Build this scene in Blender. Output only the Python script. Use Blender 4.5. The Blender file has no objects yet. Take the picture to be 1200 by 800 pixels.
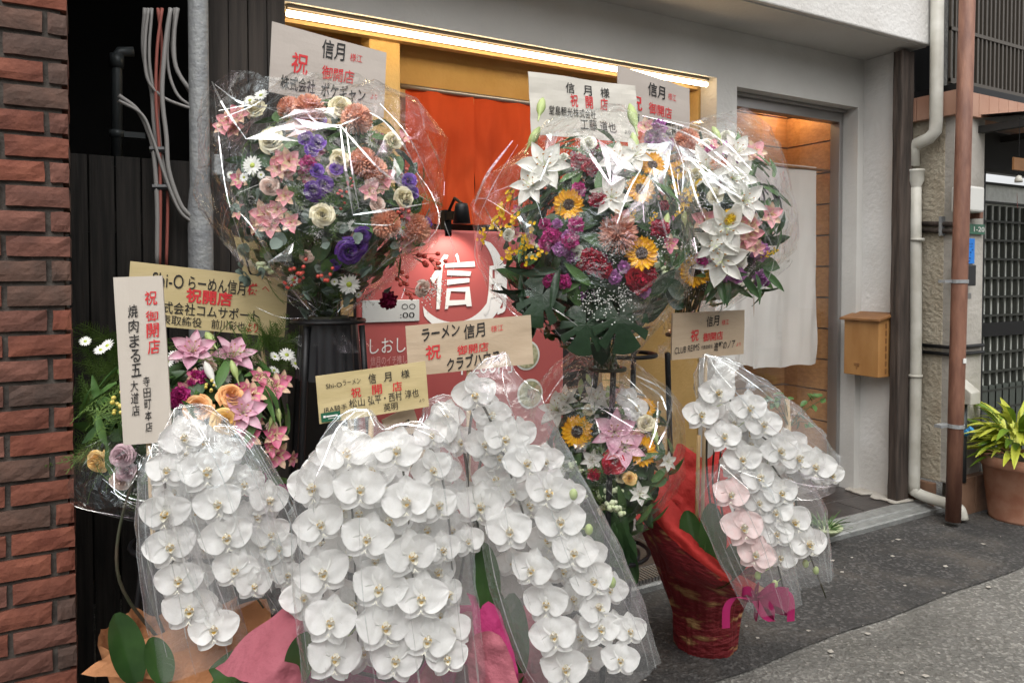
import bpy, math, random
from mathutils import Vector, Matrix, noise
R = math.radians
random.seed(7)
scene = bpy.context.scene
COL = scene.collection

# ------------------------------------------------------------------ camera
EYE = Vector((0, 0, 1.4))
YAW, PITCH, FPX = R(29.6), R(-1.5), 867.0
cam = bpy.data.cameras.new('camera')
cam.sensor_width = 36; cam.lens = 36 * FPX / 1200
cam.shift_y = -57 / 1200
cam.clip_start = 0.05; cam.clip_end = 1000
camo = bpy.data.objects.new('camera', cam); COL.objects.link(camo)
camo.location = EYE
camo.rotation_euler = (R(90) + PITCH, 0, -YAW)
scene.camera = camo
FW = Vector((math.sin(YAW) * math.cos(PITCH), math.cos(YAW) * math.cos(PITCH), math.sin(PITCH)))
RT = Vector((math.cos(YAW), -math.sin(YAW), 0))
UP = RT.cross(FW)
def ray(u, v): return FW + RT * ((u - 600) / FPX) + UP * ((343 - v) / FPX)
def at(u, v, d): return EYE + ray(u, v) * d
def atY(u, v, Y): r = ray(u, v); return EYE + r * (Y / r.y)
def atX(u, v, X): r = ray(u, v); return EYE + r * (X / r.x)
def atZ(u, v, Z): r = ray(u, v); return EYE + r * ((Z - EYE.z) / r.z)

# ------------------------------------------------------------------ sky, sun, exposure
world = bpy.data.worlds.new('World'); scene.world = world; world.use_nodes = True
SUN_EL, SUN_AZ = R(58), R(205)          # azimuth of the sun, clockwise from +Y
nt = world.node_tree; bg = nt.nodes['Background']
sky = nt.nodes.new('ShaderNodeTexSky'); sky.sky_type = 'NISHITA'; sky.sun_disc = False
sky.sun_elevation = SUN_EL; sky.sun_rotation = SUN_AZ
sky.dust_density = 4; sky.air_density = 1.0; sky.ozone_density = 1.0
hs = nt.nodes.new('ShaderNodeHueSaturation'); hs.inputs['Saturation'].default_value = 0.08
nt.links.new(sky.outputs[0], hs.inputs['Color']); nt.links.new(hs.outputs[0], bg.inputs[0])
bg.inputs[1].default_value = 0.15
sl = bpy.data.lights.new('sun', 'SUN'); sl.energy = 1.1; sl.angle = R(80); sl.color = (1, .955, .89)
so = bpy.data.objects.new('sun', sl); COL.objects.link(so)
so.rotation_euler = Vector((-math.sin(SUN_AZ) * math.cos(SUN_EL), -math.cos(SUN_AZ) * math.cos(SUN_EL), -math.sin(SUN_EL))).to_track_quat('-Z', 'Y').to_euler()
vs = scene.view_settings
vs.view_transform = 'Standard'; vs.look = 'None'; vs.gamma = 1; vs.use_curve_mapping = False
vs.exposure = 0.8
scene.cycles.transparent_max_bounces = 32
scene.cycles.max_bounces = 8; scene.cycles.diffuse_bounces = 3; scene.cycles.glossy_bounces = 3; scene.cycles.transmission_bounces = 4
scene.cycles.sample_clamp_indirect = 4

# ------------------------------------------------------------------ materials
MATS = {}
def nodes(m): m.use_nodes = True; return m.node_tree, m.node_tree.nodes['Principled BSDF'], m.node_tree.nodes['Material Output']
def mat(name, c, rough=.7, c2=None, scale=8, bump=0, bscale=40, stretch=None, metal=0, spec=.4, detail=4, lo=.35, hi=.65, bdist=.01, tl=0, sheen=0):
    """two tone noise colour + noise bump, object coordinates; tl mixes in translucency"""
    m = bpy.data.materials.new(name); t, p, out = nodes(m); L = t.links.new
    p.inputs['Roughness'].default_value = rough; p.inputs['Metallic'].default_value = metal
    p.inputs['Specular IOR Level'].default_value = spec
    p.inputs['Base Color'].default_value = (*c, 1)
    tc = t.nodes.new('ShaderNodeTexCoord'); vec = tc.outputs['Object']
    if stretch:
        mp = t.nodes.new('ShaderNodeMapping'); mp.inputs['Scale'].default_value = stretch; L(vec, mp.inputs[0]); vec = mp.outputs[0]
    colour = None
    if c2:
        n = t.nodes.new('ShaderNodeTexNoise'); n.inputs['Scale'].default_value = scale; n.inputs['Detail'].default_value = detail; L(vec, n.inputs['Vector'])
        r = t.nodes.new('ShaderNodeValToRGB'); r.color_ramp.elements[0].position = lo; r.color_ramp.elements[1].position = hi
        r.color_ramp.elements[0].color = (*c, 1); r.color_ramp.elements[1].color = (*c2, 1)
        L(n.outputs[0], r.inputs[0]); L(r.outputs[0], p.inputs['Base Color']); colour = r.outputs[0]
    if bump:
        n = t.nodes.new('ShaderNodeTexNoise'); n.inputs['Scale'].default_value = bscale; n.inputs['Detail'].default_value = 6; L(vec, n.inputs['Vector'])
        b = t.nodes.new('ShaderNodeBump'); b.inputs['Strength'].default_value = bump; b.inputs['Distance'].default_value = bdist
        L(n.outputs[0], b.inputs['Height']); L(b.outputs[0], p.inputs['Normal'])
    if tl:
        tr = t.nodes.new('ShaderNodeBsdfTranslucent'); tr.inputs[0].default_value = (*(c2 or c), 1)
        if colour: L(colour, tr.inputs[0])
        mx = t.nodes.new('ShaderNodeMixShader'); mx.inputs[0].default_value = tl
        L(p.outputs[0], mx.inputs[1]); L(tr.outputs[0], mx.inputs[2]); L(mx.outputs[0], out.inputs[0])
    MATS[name] = m
    return m
def emit(name, c, s):
    m = bpy.data.materials.new(name); t, p, out = nodes(m)
    p.inputs['Base Color'].default_value = (*c, 1); p.inputs['Emission Color'].default_value = (*c, 1); p.inputs['Emission Strength'].default_value = s
    return m
def film(name, base, graz, haze, rough=.06, bump=.25, bscale=9, tint=(1, 1, 1), power=3.0):
    """clear plastic film: transparent, with a sharp reflection that grows at grazing angles, and a trace of milkiness"""
    m = bpy.data.materials.new(name); t, p, out = nodes(m); t.nodes.remove(p); L = t.links.new; N = t.nodes.new
    tr = N('ShaderNodeBsdfTransparent'); tr.inputs[0].default_value = (*tint, 1)
    gl = N('ShaderNodeBsdfGlossy'); gl.inputs['Roughness'].default_value = rough
    di = N('ShaderNodeBsdfDiffuse'); di.inputs[0].default_value = (.85, .86, .88, 1)
    tc = N('ShaderNodeTexCoord')
    n1 = N('ShaderNodeTexNoise'); n1.inputs['Scale'].default_value = bscale; n1.inputs['Detail'].default_value = 3; n1.inputs['Distortion'].default_value = .6; L(tc.outputs['Object'], n1.inputs['Vector'])
    n2 = N('ShaderNodeTexNoise'); n2.inputs['Scale'].default_value = 7; n2.inputs['Detail'].default_value = 2; L(tc.outputs['Object'], n2.inputs['Vector'])
    cr = N('ShaderNodeValToRGB'); cr.color_ramp.elements[0].position = .35; cr.color_ramp.elements[0].color = (1, .84, .97, 1); cr.color_ramp.elements[1].position = .65; cr.color_ramp.elements[1].color = (.84, .95, 1, 1); q_ = cr.color_ramp.elements.new(.5); q_.color = (1, 1, .95, 1)
    L(n2.outputs[0], cr.inputs[0]); L(cr.outputs[0], gl.inputs['Color'])
    b = N('ShaderNodeBump'); b.inputs['Strength'].default_value = bump; b.inputs['Distance'].default_value = .03; L(n1.outputs[0], b.inputs['Height'])
    lw = N('ShaderNodeLayerWeight'); lw.inputs['Blend'].default_value = .5; L(b.outputs[0], lw.inputs['Normal']); L(b.outputs[0], gl.inputs['Normal'])
    pw = N('ShaderNodeMath'); pw.operation = 'POWER'; L(lw.outputs['Facing'], pw.inputs[0]); pw.inputs[1].default_value = power
    mu = N('ShaderNodeMath'); mu.operation = 'MULTIPLY_ADD'; L(pw.outputs[0], mu.inputs[0]); mu.inputs[1].default_value = graz; mu.inputs[2].default_value = base
    mh = N('ShaderNodeMixShader'); mh.inputs[0].default_value = haze; L(tr.outputs[0], mh.inputs[1]); L(di.outputs[0], mh.inputs[2])
    mx = N('ShaderNodeMixShader'); L(mu.outputs[0], mx.inputs[0]); L(mh.outputs[0], mx.inputs[1]); L(gl.outputs[0], mx.inputs[2])
    L(mx.outputs[0], out.inputs[0])
    return m

# ------------------------------------------------------------------ mesh building
class MB:
    def __init__(s): s.v = []; s.f = []; s.m = []
    def add(s, vs_, fs_, m=0):
        o = len(s.v); s.v += [Vector(q) for q in vs_]
        for f in fs_: s.f.append(tuple(i + o for i in f)); s.m.append(m)
        return s
    def grid(s, rows, m=0, close=False):
        n = len(rows[0]); fs = []
        for i in range(len(rows) - 1):
            for j in range(n if close else n - 1):
                k = (j + 1) % n
                fs.append((i * n + j, i * n + k, (i + 1) * n + k, (i + 1) * n + j))
        return s.add([p for r in rows for p in r], fs, m)
    def box(s, lo, hi, m=0, M=None):
        x0, y0, z0 = lo; x1, y1, z1 = hi
        vs_ = [Vector(q) for q in ((x0, y0, z0), (x1, y0, z0), (x1, y1, z0), (x0, y1, z0), (x0, y0, z1), (x1, y0, z1), (x1, y1, z1), (x0, y1, z1))]
        if M: vs_ = [M @ q for q in vs_]
        return s.add(vs_, [(3, 2, 1, 0), (4, 5, 6, 7), (0, 1, 5, 4), (1, 2, 6, 5), (2, 3, 7, 6), (3, 0, 4, 7)], m)
    def prism(s, poly, h0, h1, m=0, axis='Z'):
        """polygon (2D) pulled along an axis"""
        n = len(poly)
        def P(a, b, h): return {'Z': (a, b, h), 'Y': (a, h, b), 'X': (h, a, b)}[axis]
        vs_ = [P(a, b, h0) for a, b in poly] + [P(a, b, h1) for a, b in poly]
        fs = [tuple(range(n - 1, -1, -1)), tuple(range(n, 2 * n))] + [(i, (i + 1) % n, n + (i + 1) % n, n + i) for i in range(n)]
        return s.add(vs_, fs, m)
    def tube(s, pts, r, n=8, m=0, caps=True):
        pts = [Vector(p) for p in pts]; rows = []
        up = Vector((0, 0, 1)); prev = None
        for i, p in enumerate(pts):
            d = (pts[min(i + 1, len(pts) - 1)] - pts[max(i - 1, 0)]).normalized()
            if prev is None: a = d.cross(up if abs(d.z) < .9 else Vector((1, 0, 0))).normalized()
            else: a = (prev - d * prev.dot(d)).normalized()
            prev = a; b = d.cross(a); rr = r[i] if isinstance(r, (list, tuple)) else r
            rows.append([p + (a * math.cos(2 * math.pi * k / n) + b * math.sin(2 * math.pi * k / n)) * rr for k in range(n)])
        o = len(s.v); s.grid(rows, m, True)
        if caps:
            s.f.append(tuple(o + k for k in range(n))[::-1]); s.m.append(m)
            e = o + (len(rows) - 1) * n; s.f.append(tuple(e + k for k in range(n))); s.m.append(m)
        return s
    def lathe(s, prof, n=24, c=(0, 0, 0), m=0):
        c = Vector(c)
        return s.grid([[c + Vector((r * math.cos(2 * math.pi * k / n), r * math.sin(2 * math.pi * k / n), z)) for k in range(n)] for r, z in prof], m, True)
    def ball(s, c, r, m=0, n=8, k=5, sq=(1, 1, 1)):
        c = Vector(c)
        return s.grid([[c + Vector((sq[0] * r * math.sin(math.pi * i / k) * math.cos(2 * math.pi * j / n), sq[1] * r * math.sin(math.pi * i / k) * math.sin(2 * math.pi * j / n), sq[2] * r * math.cos(math.pi * i / k))) for j in range(n)] for i in range(k + 1)], m, True)
    def join(s, o, M=None, m=None):
        b = len(s.v); s.v += [(M @ q if M else q.copy()) for q in o.v]
        s.f += [tuple(i + b for i in f) for f in o.f]; s.m += [k if m is None else m for k in o.m]
        return s
    def mesh(s, name, mats, smooth=True):
        me = bpy.data.meshes.new(name)
        me.from_pydata([tuple(q) for q in s.v], [], s.f)
        for q in (mats if isinstance(mats, (list, tuple)) else [mats]): me.materials.append(q)
        me.polygons.foreach_set('material_index', s.m)
        me.polygons.foreach_set('use_smooth', [smooth] * len(me.polygons))
        me.update()
        return me
    def build(s, name, mats, parent=None, smooth=False, bevel=0, local=None):
        """links it as one object; under a parent the points stay in world space unless local"""
        return put(name, s.mesh(name, mats, smooth), parent, bevel, local)
def put(name, me, parent=None, bevel=0, local=None):
    o = bpy.data.objects.new(name, me); COL.objects.link(o)
    if parent is not None:
        o.parent = parent
        if local is None:
            T = AT.get(parent.name, Vector())
            AT[o.name] = T
            for v in me.vertices: v.co = v.co - T
        else: o.matrix_local = local
    if bevel:
        b = o.modifiers.new('bevel', 'BEVEL'); b.width = bevel; b.segments = 2; b.limit_method = 'ANGLE'
    return o
def tag(o, label=None, cat=None, group=None, kind=None):
    if label: o['label'] = label
    if cat: o['category'] = cat
    if group: o['group'] = group
    if kind: o['kind'] = kind
    return o
def thing(name, loc, label, cat, group=None):
    o = bpy.data.objects.new(name, None); COL.objects.link(o); o.location = loc; o.empty_display_size = .1
    AT[o.name] = Vector(loc)
    return tag(o, label, cat, group)
AT = {}
def spline(pts, n=8):
    """Catmull-Rom through the points"""
    P = [Vector(p) for p in pts]; P = [2 * P[0] - P[1]] + P + [2 * P[-1] - P[-2]]; out = []
    for i in range(1, len(P) - 2):
        for k in range(n):
            t = k / n
            out.append(.5 * ((2 * P[i]) + (P[i + 1] - P[i - 1]) * t + (2 * P[i - 1] - 5 * P[i] + 4 * P[i + 1] - P[i + 2]) * t * t + (3 * P[i] - P[i - 1] - 3 * P[i + 1] + P[i + 2]) * t ** 3))
    return out + [P[-2]]
def frame(pos, z, roll=0, s=1):
    """matrix with its Z along z and its Y as upright as can be, turned by roll"""
    z = Vector(z).normalized(); y = Vector((0, 0, 1)); y = (y - z * y.dot(z))
    if y.length < .05: y = Vector((0, 1, 0)) - z * z.y
    y.normalize(); x = y.cross(z)
    M = Matrix((x, y, z)).transposed().to_4x4()
    return Matrix.Translation(pos) @ M @ Matrix.Rotation(roll, 4, 'Z') @ Matrix.Scale(s, 4)

# ------------------------------------------------------------------ lettering
def glyphs(text, bold=0, shear=0):
    c = bpy.data.curves.new('lettering', 'FONT'); c.body = text; c.offset = bold; c.resolution_u = 3; c.shear = shear
    o = bpy.data.objects.new('lettering', c); COL.objects.link(o)
    dg = bpy.context.evaluated_depsgraph_get(); me = bpy.data.meshes.new_from_object(o.evaluated_get(dg))
    vs_ = [v.co.copy() for v in me.vertices]; fs = [tuple(p.vertices) for p in me.polygons]
    bpy.data.objects.remove(o); bpy.data.curves.remove(c); bpy.data.meshes.remove(me)
    return vs_, fs
def letters(mb, O, X, Y, Nrm, items, brush=0, bend=None):
    """items: (text, x0, y0, x1, y1, bold) in fractions of the board from its top left corner; a text that starts with | is set vertically"""
    n = Nrm.normalized() * .0022
    for it in items:
        text, x0, y0, x1, y1 = it[:5]; bold = it[5] if len(it) > 5 else 0
        cells = []
        if text[0] == '|':
            k = len(text) - 1
            for i, ch in enumerate(text[1:]): cells.append((ch, x0, y0 + (y1 - y0) * i / k, x1, y0 + (y1 - y0) * (i + .88) / k))
        elif '　' in text:
            w = text.split('　'); k = len(w); g = .5
            tot = sum(len(q) for q in w) + g * 2 * (k - 1); x = x0
            for q in w:
                dx = (x1 - x0) * len(q) / tot; cells.append((q, x, y0, x + dx, y1)); x += dx + (x1 - x0) * 2 * g / tot
        else: cells.append((text, x0, y0, x1, y1))
        for ch, a0, b0, a1, b1 in cells:
            vs_, fs = glyphs(ch, bold)
            if not vs_: continue
            lx, hx = min(v.x for v in vs_), max(v.x for v in vs_); ly, hy = min(v.y for v in vs_), max(v.y for v in vs_)
            if ch in ('ー', '一', '-', '・'): cy = (ly + hy) / 2; ly, hy = cy - .45, cy + .45
            fx = (a1 - a0) / max(hx - lx, 1e-4); fy = (b1 - b0) / max(hy - ly, 1e-4)
            if brush:                                # strokes that swell, thin out and lean a little, like a brush's
                h = hy - ly; sd = random.uniform(0, 90)
                vs_ = [Vector((v.x + brush * h * (noise.noise((v.x * 3 / h + sd, v.y * 3 / h, 1)) + .5 * noise.noise((v.x * 9 / h, v.y * 9 / h, sd))) + .05 * (v.y - ly), v.y + brush * h * (.8 * noise.noise((v.x * 3.2 / h, v.y * 3.2 / h + sd, 7)) + .5 * noise.noise((v.x * 10 / h, v.y * 8 / h, sd + 3))) + .05 * (v.x - lx), 0)) for v in vs_]
            mb.add([O + X * (a0 + (v.x - lx) * fx) + Y * (b0 + (hy - v.y) * fy) + n + (bend(a0 + (v.x - lx) * fx, b0 + (hy - v.y) * fy) if bend else Vector()) for v in vs_], fs)
# ================================================================== SETTING
def asphalt(name, c, c2, stone, dirt):
    m = mat(name, c, .9, c2, 1.6, 0, detail=10, lo=.3, hi=.7); t = m.node_tree; p = t.nodes['Principled BSDF']; L = t.links.new; N = t.nodes.new
    src = p.inputs['Base Color'].links[0].from_socket; tc = N('ShaderNodeTexCoord')
    def mixin(fac, col, src):
        x = N('ShaderNodeMix'); x.data_type = 'RGBA'; L(fac, x.inputs[0]); L(src, x.inputs[6]); x.inputs[7].default_value = (*col, 1); return x.outputs[2]
    def ramp(s_, a, b_):
        r = N('ShaderNodeMapRange'); r.inputs[1].default_value = a; r.inputs[2].default_value = b_; L(s_, r.inputs[0]); return r.outputs[0]
    n1 = N('ShaderNodeTexNoise'); n1.inputs['Scale'].default_value = 3.2; n1.inputs['Detail'].default_value = 9; n1.inputs['Roughness'].default_value = .7; n1.inputs['Distortion'].default_value = .4; L(tc.outputs['Object'], n1.inputs['Vector'])
    src = mixin(ramp(n1.outputs[0], .48, .72), dirt, src)
    v = N('ShaderNodeTexVoronoi'); v.inputs['Scale'].default_value = 85; L(tc.outputs['Object'], v.inputs['Vector'])
    sp_ = N('ShaderNodeSeparateColor'); L(v.outputs['Color'], sp_.inputs[0])
    src = mixin(ramp(sp_.outputs[0], .66, 1.15), stone, src)
    n4 = N('ShaderNodeTexNoise'); n4.inputs['Scale'].default_value = .9; n4.inputs['Detail'].default_value = 4; n4.inputs['Distortion'].default_value = 1.2; L(tc.outputs['Object'], n4.inputs['Vector'])
    src = mixin(ramp(n4.outputs[0], .50, .78), tuple(q * .55 for q in c), src)
    n3 = N('ShaderNodeTexNoise'); n3.inputs['Scale'].default_value = 28; n3.inputs['Detail'].default_value = 6; L(tc.outputs['Object'], n3.inputs['Vector'])
    src = mixin(ramp(n3.outputs[0], .56, .95), tuple(q * .45 for q in c), src)
    L(src, p.inputs['Base Color'])
    b1 = N('ShaderNodeBump'); b1.inputs['Strength'].default_value = .9; b1.inputs['Distance'].default_value = .006; L(v.outputs['Distance'], b1.inputs['Height'])
    b2 = N('ShaderNodeBump'); b2.inputs['Strength'].default_value = .7; b2.inputs['Distance'].default_value = .02; L(n3.outputs[0], b2.inputs['Height']); L(b1.outputs[0], b2.inputs['Normal']); L(b2.outputs[0], p.inputs['Normal'])
asphalt('asphalt_old', (.119, .115, .104), (.169, .162, .148), (.33, .32, .29), (.12, .115, .10))
asphalt('asphalt_new', (.033, .032, .031), (.056, .054, .051), (.13, .125, .12), (.095, .083, .07))
mat('plaster_grey', (.46, .45, .425), .93, (.55, .54, .515), 1.8, .25, 45, bdist=.01)
mat('plaster_white', (.527, .510, .484), .93, (.637, .629, .612), 2.2, .4, 38, bdist=.015)
mat('plaster_beige', (.333, .288, .216), .95, (.423, .378, .297), 7, .9, 42, bdist=.018)
mat('plaster_dirty', (.324, .306, .270), .95, (.432, .405, .369), 3, .6, 35, bdist=.01, detail=8)
mat('ochre_plaster', (.55, .36, .13), .9, (.62, .42, .17), 6, .25, 60)
mat('plank_dark', (.008, .007, .006), .8, (.024, .020, .017), 7, .6, 12, (9, 9, .5), bdist=.006)
mat('board_dark', (.022, .018, .015), .75, (.048, .038, .031), 6, .5, 12, (8, 8, .35), bdist=.006)
mat('post_dark', (.028, .021, .017), .8, (.07, .052, .042), 7, .7, 10, (6, 6, .5), bdist=.008)
mat('wood_orange', (.40, .20, .075), .5, (.52, .28, .11), 5, .15, 12, (1, 8, 14))
mat('wood_beam', (.34, .2, .085), .55, (.43, .27, .12), 5, .15, 12, (.6, 8, 10))
mat('wood_pale', (.50, .33, .14), .55, (.58, .40, .19), 5, .1, 12, (.6, 8, 10))
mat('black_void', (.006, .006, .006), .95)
mat('aluminium', (.36, .35, .34), .38, metal=.8)
mat('alu_brown', (.10, .085, .07), .4, metal=.6)
mat('tile_black', (.03, .026, .025), .35, (.055, .047, .044), 9, .2, 60)
mat('grout', (.2, .19, .18), .9)
mat('steel_check', (.30, .31, .30), .42, (.4, .41, .4), 20, .8, 130, metal=.6, bdist=.01)
mat('pvc_white', (.527, .518, .468), .45, (.374, .357, .306), 6, .05, 60, detail=6)
mat('rust_pipe', (.128, .056, .038), .6, (.230, .111, .072), 7, .3, 50, (3, 3, .7))
mat('metal_black', (.012, .012, .013), .42, metal=.4)
mat('metal_grey', (.24, .25, .26), .62, (.31, .32, .32), 20, .6, 70, metal=.25, bdist=.008)
mat('pipe_dark', (.045, .052, .055), .45, metal=.3)
mat('tile_orange', (.340, .178, .119), .5, (.399, .230, .162), 4, .1, 60)
mat('tile_brown', (.17, .095, .06), .6, (.24, .14, .09), 9, .2, 40)
mat('frosted', (.66, .68, .62), .3, (.78, .80, .75), 30, .2, 60)
mat('white_cloth', (.590, .574, .541), .9, (.631, .615, .582), 4, .3, 220, tl=.25, bdist=.004)
mat('red_cloth', (.62, .072, .014), .88, (.70, .09, .018), 3, .25, 240, tl=.3, bdist=.004)
mat('skin_black', (.02, .02, .02), .5)
mat('wood_box', (.300, .143, .045), .5, (.375, .195, .068), 4, .12, 10, (3, 3, 1))
mat('wood_box_dark', (.165, .075, .026), .5, (.225, .105, .038), 4, .12, 10, (3, 3, 1))
mat('plastic_grey', (.6, .6, .57), .5)
mat('plastic_black', (.02, .02, .022), .4)
mat('notice_blue', (.02, .19, .62), .6)
mat('plate_green', (.05, .14, .09), .5)
mat('cable_grey', (.26, .25, .24), .55)
mat('cable_red', (.30, .09, .07), .55)
mat('terracotta', (.306, .128, .076), .75, (.425, .230, .153), 9, .15, 60)
mat('soil', (.03, .022, .015), .95, (.06, .045, .03), 40, 1, 80)
mat('white_paint', (.75, .75, .73), .5)
mat('concrete', (.320, .296, .256), .92, (.400, .376, .336), 8, .6, 50)

# --- ground
def sheet(name, x0, y0, x1, y1, z, m, edge=None):
    b = MB()
    if edge:
        n = 60; rows = [[(x0 + (x1 - x0) * i / n, y0 + edge(i), z) for i in range(n + 1)], [(x0 + (x1 - x0) * i / n, y1, z) for i in range(n + 1)]]
        b.grid(rows)
    else: b.add([(x0, y0, z), (x1, y0, z), (x1, y1, z), (x0, y1, z)], [(0, 1, 2, 3)])
    return tag(b.build(name, MATS[m]), kind='structure')
sheet('road', -150, -150, 150, 150, 0, 'asphalt_old')
sheet('pavement', -6, 1.83, 9, 2.52, .006, 'asphalt_new', lambda i: .018 * noise.noise((i * .7, 0, 3)) + .01 * math.sin(i * 2.1))
bm_ = MB()                                           # pale grit and petals' litter on the asphalt
for k in range(150):
    x, y = random.uniform(1.2, 4.2), random.uniform(.6, 2.4); s = random.choice((.003, .004, .006, .011)) * random.uniform(.6, 1.1); a = random.uniform(0, 3)
    bm_.add([(x + s * math.cos(a + q) * (1 + .5 * (i % 2)), y + s * math.sin(a + q), .0075 + .001 * (i % 2)) for i, q in enumerate((0, 1.3, 2.8, 4.4, 5.4))], [(0, 1, 2, 3, 4)])
tag(bm_.build('road_grit', MATS['concrete']), kind='stuff', label='pale grit and specks scattered on the asphalt')

YW = 2.92                                            # front of the shop's plaster wall
XL, XR = atY(334, 100, 2.86).x, atY(840, 100, YW).x  # the lit recess
LZ = atY(600, 60.5, YW + .03).z + .035                 # its lintel
DX0, DX1, DZ = atY(863, 200, YW).x, 4.10, 2.415      # the glazed door's opening
WX = 4.155                                           # wing wall

shop = thing('shop_building', (2, YW, 0), 'grey plastered shop front with a lit recess, a deep canopy and a glazed door', 'building')
b = MB()
b.box((XL, YW, LZ), (XR, YW + .14, 3.2))
b.box((XR, YW, 0), (DX0, YW + .12, 3.2))
b.box((DX0, YW, DZ), (DX1, YW + .12, 3.2))
b.box((DX1, YW, 0), (WX, YW + .12, 3.2))
b.build('wall', MATS['plaster_grey'], shop)
MB().box((WX, 2.70, .03), (WX + .12, 3.3, 2.715)).build('side_wall', MATS['plaster_white'], shop, bevel=.012)
b = MB(); b.box((-.3, 2.55, 2.715), (4.235, YW - .002, 4.2)); b.build('canopy', MATS['plaster_white'], shop, bevel=.008)
b = MB(); b.box((-.3, 2.575, 2.709), (4.225, YW - .003, 2.7135)); b.build('soffit', MATS['plaster_grey'], shop)
b = MB(); b.box((XR + .002, YW + .14, 0), (XR + .08, 4.2, 3.0)); b.box((XL - .08, YW + .14, 0), (XL, 4.2, 3.0)); b.box((XL, 3.75, 2.0), (XR, 3.85, 3.0)); b.box((XR - .1, 3.75, 0), (XR, 3.85, 2.0))
b.build('recess_wall', MATS['ochre_plaster'], shop)
MB().box((XL, YW + .14, LZ + .1), (XR, 3.75, LZ + .16)).build('recess_ceiling', MATS['ochre_plaster'], shop)
b = MB(); b.box((XL + .003, 3.02, LZ - .018), (XR - .002, 3.08, LZ + .098)); b.box((XL + .003, 3.05, LZ - .036), (XR - .002, 3.09, LZ - .021)); b.build('lintel', MATS['wood_pale'], shop)
MB().box((XL + .003, 3.30, 1.95), (XR - .002, 3.36, LZ + .098)).build('transom_wall', MATS['ochre_plaster'], shop)
px = atY(433, 100, 3.09).x; px2 = atY(469, 100, 3.09).x
MB().box((px, 3.09, 0), (px2, 3.20, LZ + .097)).build('pillar', MATS['ochre_plaster'], shop, bevel=.004)
MB().box((XL + .05, 3.70, 0), (XR - .11, 3.74, 2.05)).build('entrance_door', MATS['skin_black'], shop)
b = MB(); b.box((XR - .32, 3.5, 0), (XR - .26, 3.56, 2.05)); b.box((XL + .4, 3.5, 0), (XL + .46, 3.56, 2.05)); b.build('door_post', MATS['wood_pale'], shop)
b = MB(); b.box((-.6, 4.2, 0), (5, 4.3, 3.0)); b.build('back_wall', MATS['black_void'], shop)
# boards to the left of the recess
x0 = atY(246, 200, 2.84).x; b = MB(); n = 4
for i in range(n):
    w = (XL - x0) / n; b.box((x0 + i * w + .002, 2.84 + .004 * (i % 2), 0), (x0 + (i + 1) * w - .002, 2.90, 3.1))
b.build('plank_cladding', MATS['board_dark'], shop)
# glazed entrance
b = MB(); fy = 3.04
b.box((DX1 - .035, fy - .02, .05), (DX1 - .003, fy + .05, DZ - .02)); b.box((DX0 + .003, fy - .02, .05), (DX0 + .035, fy + .05, DZ - .02)); b.box((DX0 + .035, fy - .02, DZ - .075), (DX1 - .035, fy + .05, DZ - .02)); b.box((DX0 + .003, fy - .05, DZ - .02), (DX1 - .003, fy + .06, DZ - .002))
b.build('door_frame', MATS['aluminium'], shop, bevel=.003)
glass = film('pane_glass', .05, .8, .01, .01, 0, power=4); MATS['pane_glass'] = glass
MB().add([(DX0 + .035, fy + .01, .06), (DX1 - .035, fy + .01, .06), (DX1 - .035, fy + .01, DZ - .075), (DX0 + .035, fy + .01, DZ - .075)], [(0, 1, 2, 3)]).build('door_pane', glass, shop)
b = MB()
for i in range(14): b.box((DX0 - .1, 3.46, .05 + i * .2), (DX1 + .6, 3.5, .05 + i * .2 + .190))
for i in range(14): b.box((DX1 + .005, 3.095, .05 + i * .2), (DX1 + .04, 3.459, .05 + i * .2 + .190))
b.build('interior_panelling', MATS['wood_orange'], shop)
b = MB(); b.box((DX0 - .1, 3.1, 2.55), (DX1 + .6, 3.5, 2.6)); b.box((DX0 - .1, 3.1, .03), (DX0 - .06, 3.5, 2.6)); b.build('interior_ceiling', MATS['wood_orange'], shop)
# tiled step and the steel edging
b = MB()
def tiles(x0, x1, y0, y1, k, l):
    for i in range(k):
        for j in range(l):
            w, h = (x1 - x0) / k, (y1 - y0) / l
            b.box((x0 + i * w + .003, y0 + j * h + .003, .02), (x0 + (i + 1) * w - .003, y0 + (j + 1) * h - .003, .052))
tiles(XR - 1.2, WX, 2.635, 3.04, 7, 2)
b.build('step_tile', MATS['tile_black'], shop, bevel=.002)
MB().box((XL, 2.63, 0), (WX + .1, 3.4, .049)).build('step', MATS['grout'], shop)
b = MB(); b.prism([(2.49, .0), (2.49, .03), (2.50, .036), (2.55, .04), (2.553, .048), (2.625, .052), (2.625, 0)], XL, WX + .32, axis='X')
edge = b.build('threshold_plate', MATS['steel_check'], shop, bevel=.002)
b = MB()
for i in range(90):
    x = XL + .4 + i * .018; b.box((x, 2.505, .037), (x + .009, 2.62, .058))
b.build('drain_grating', MATS['aluminium'], shop)
b = MB()                                             # crumbling mortar at the foot of the wing wall
pts = [(WX - .10 + .10 * noise.noise((i * .9, 1, 5)), 2.62 + i * .03) for i in range(12)]
b.prism([(WX + .06, 2.60)] + [(x, y) for x, y in pts] + [(WX + .06, 2.98)], .053, .066); b.build('mortar_skirt', MATS['concrete'], shop, bevel=.006)

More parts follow.
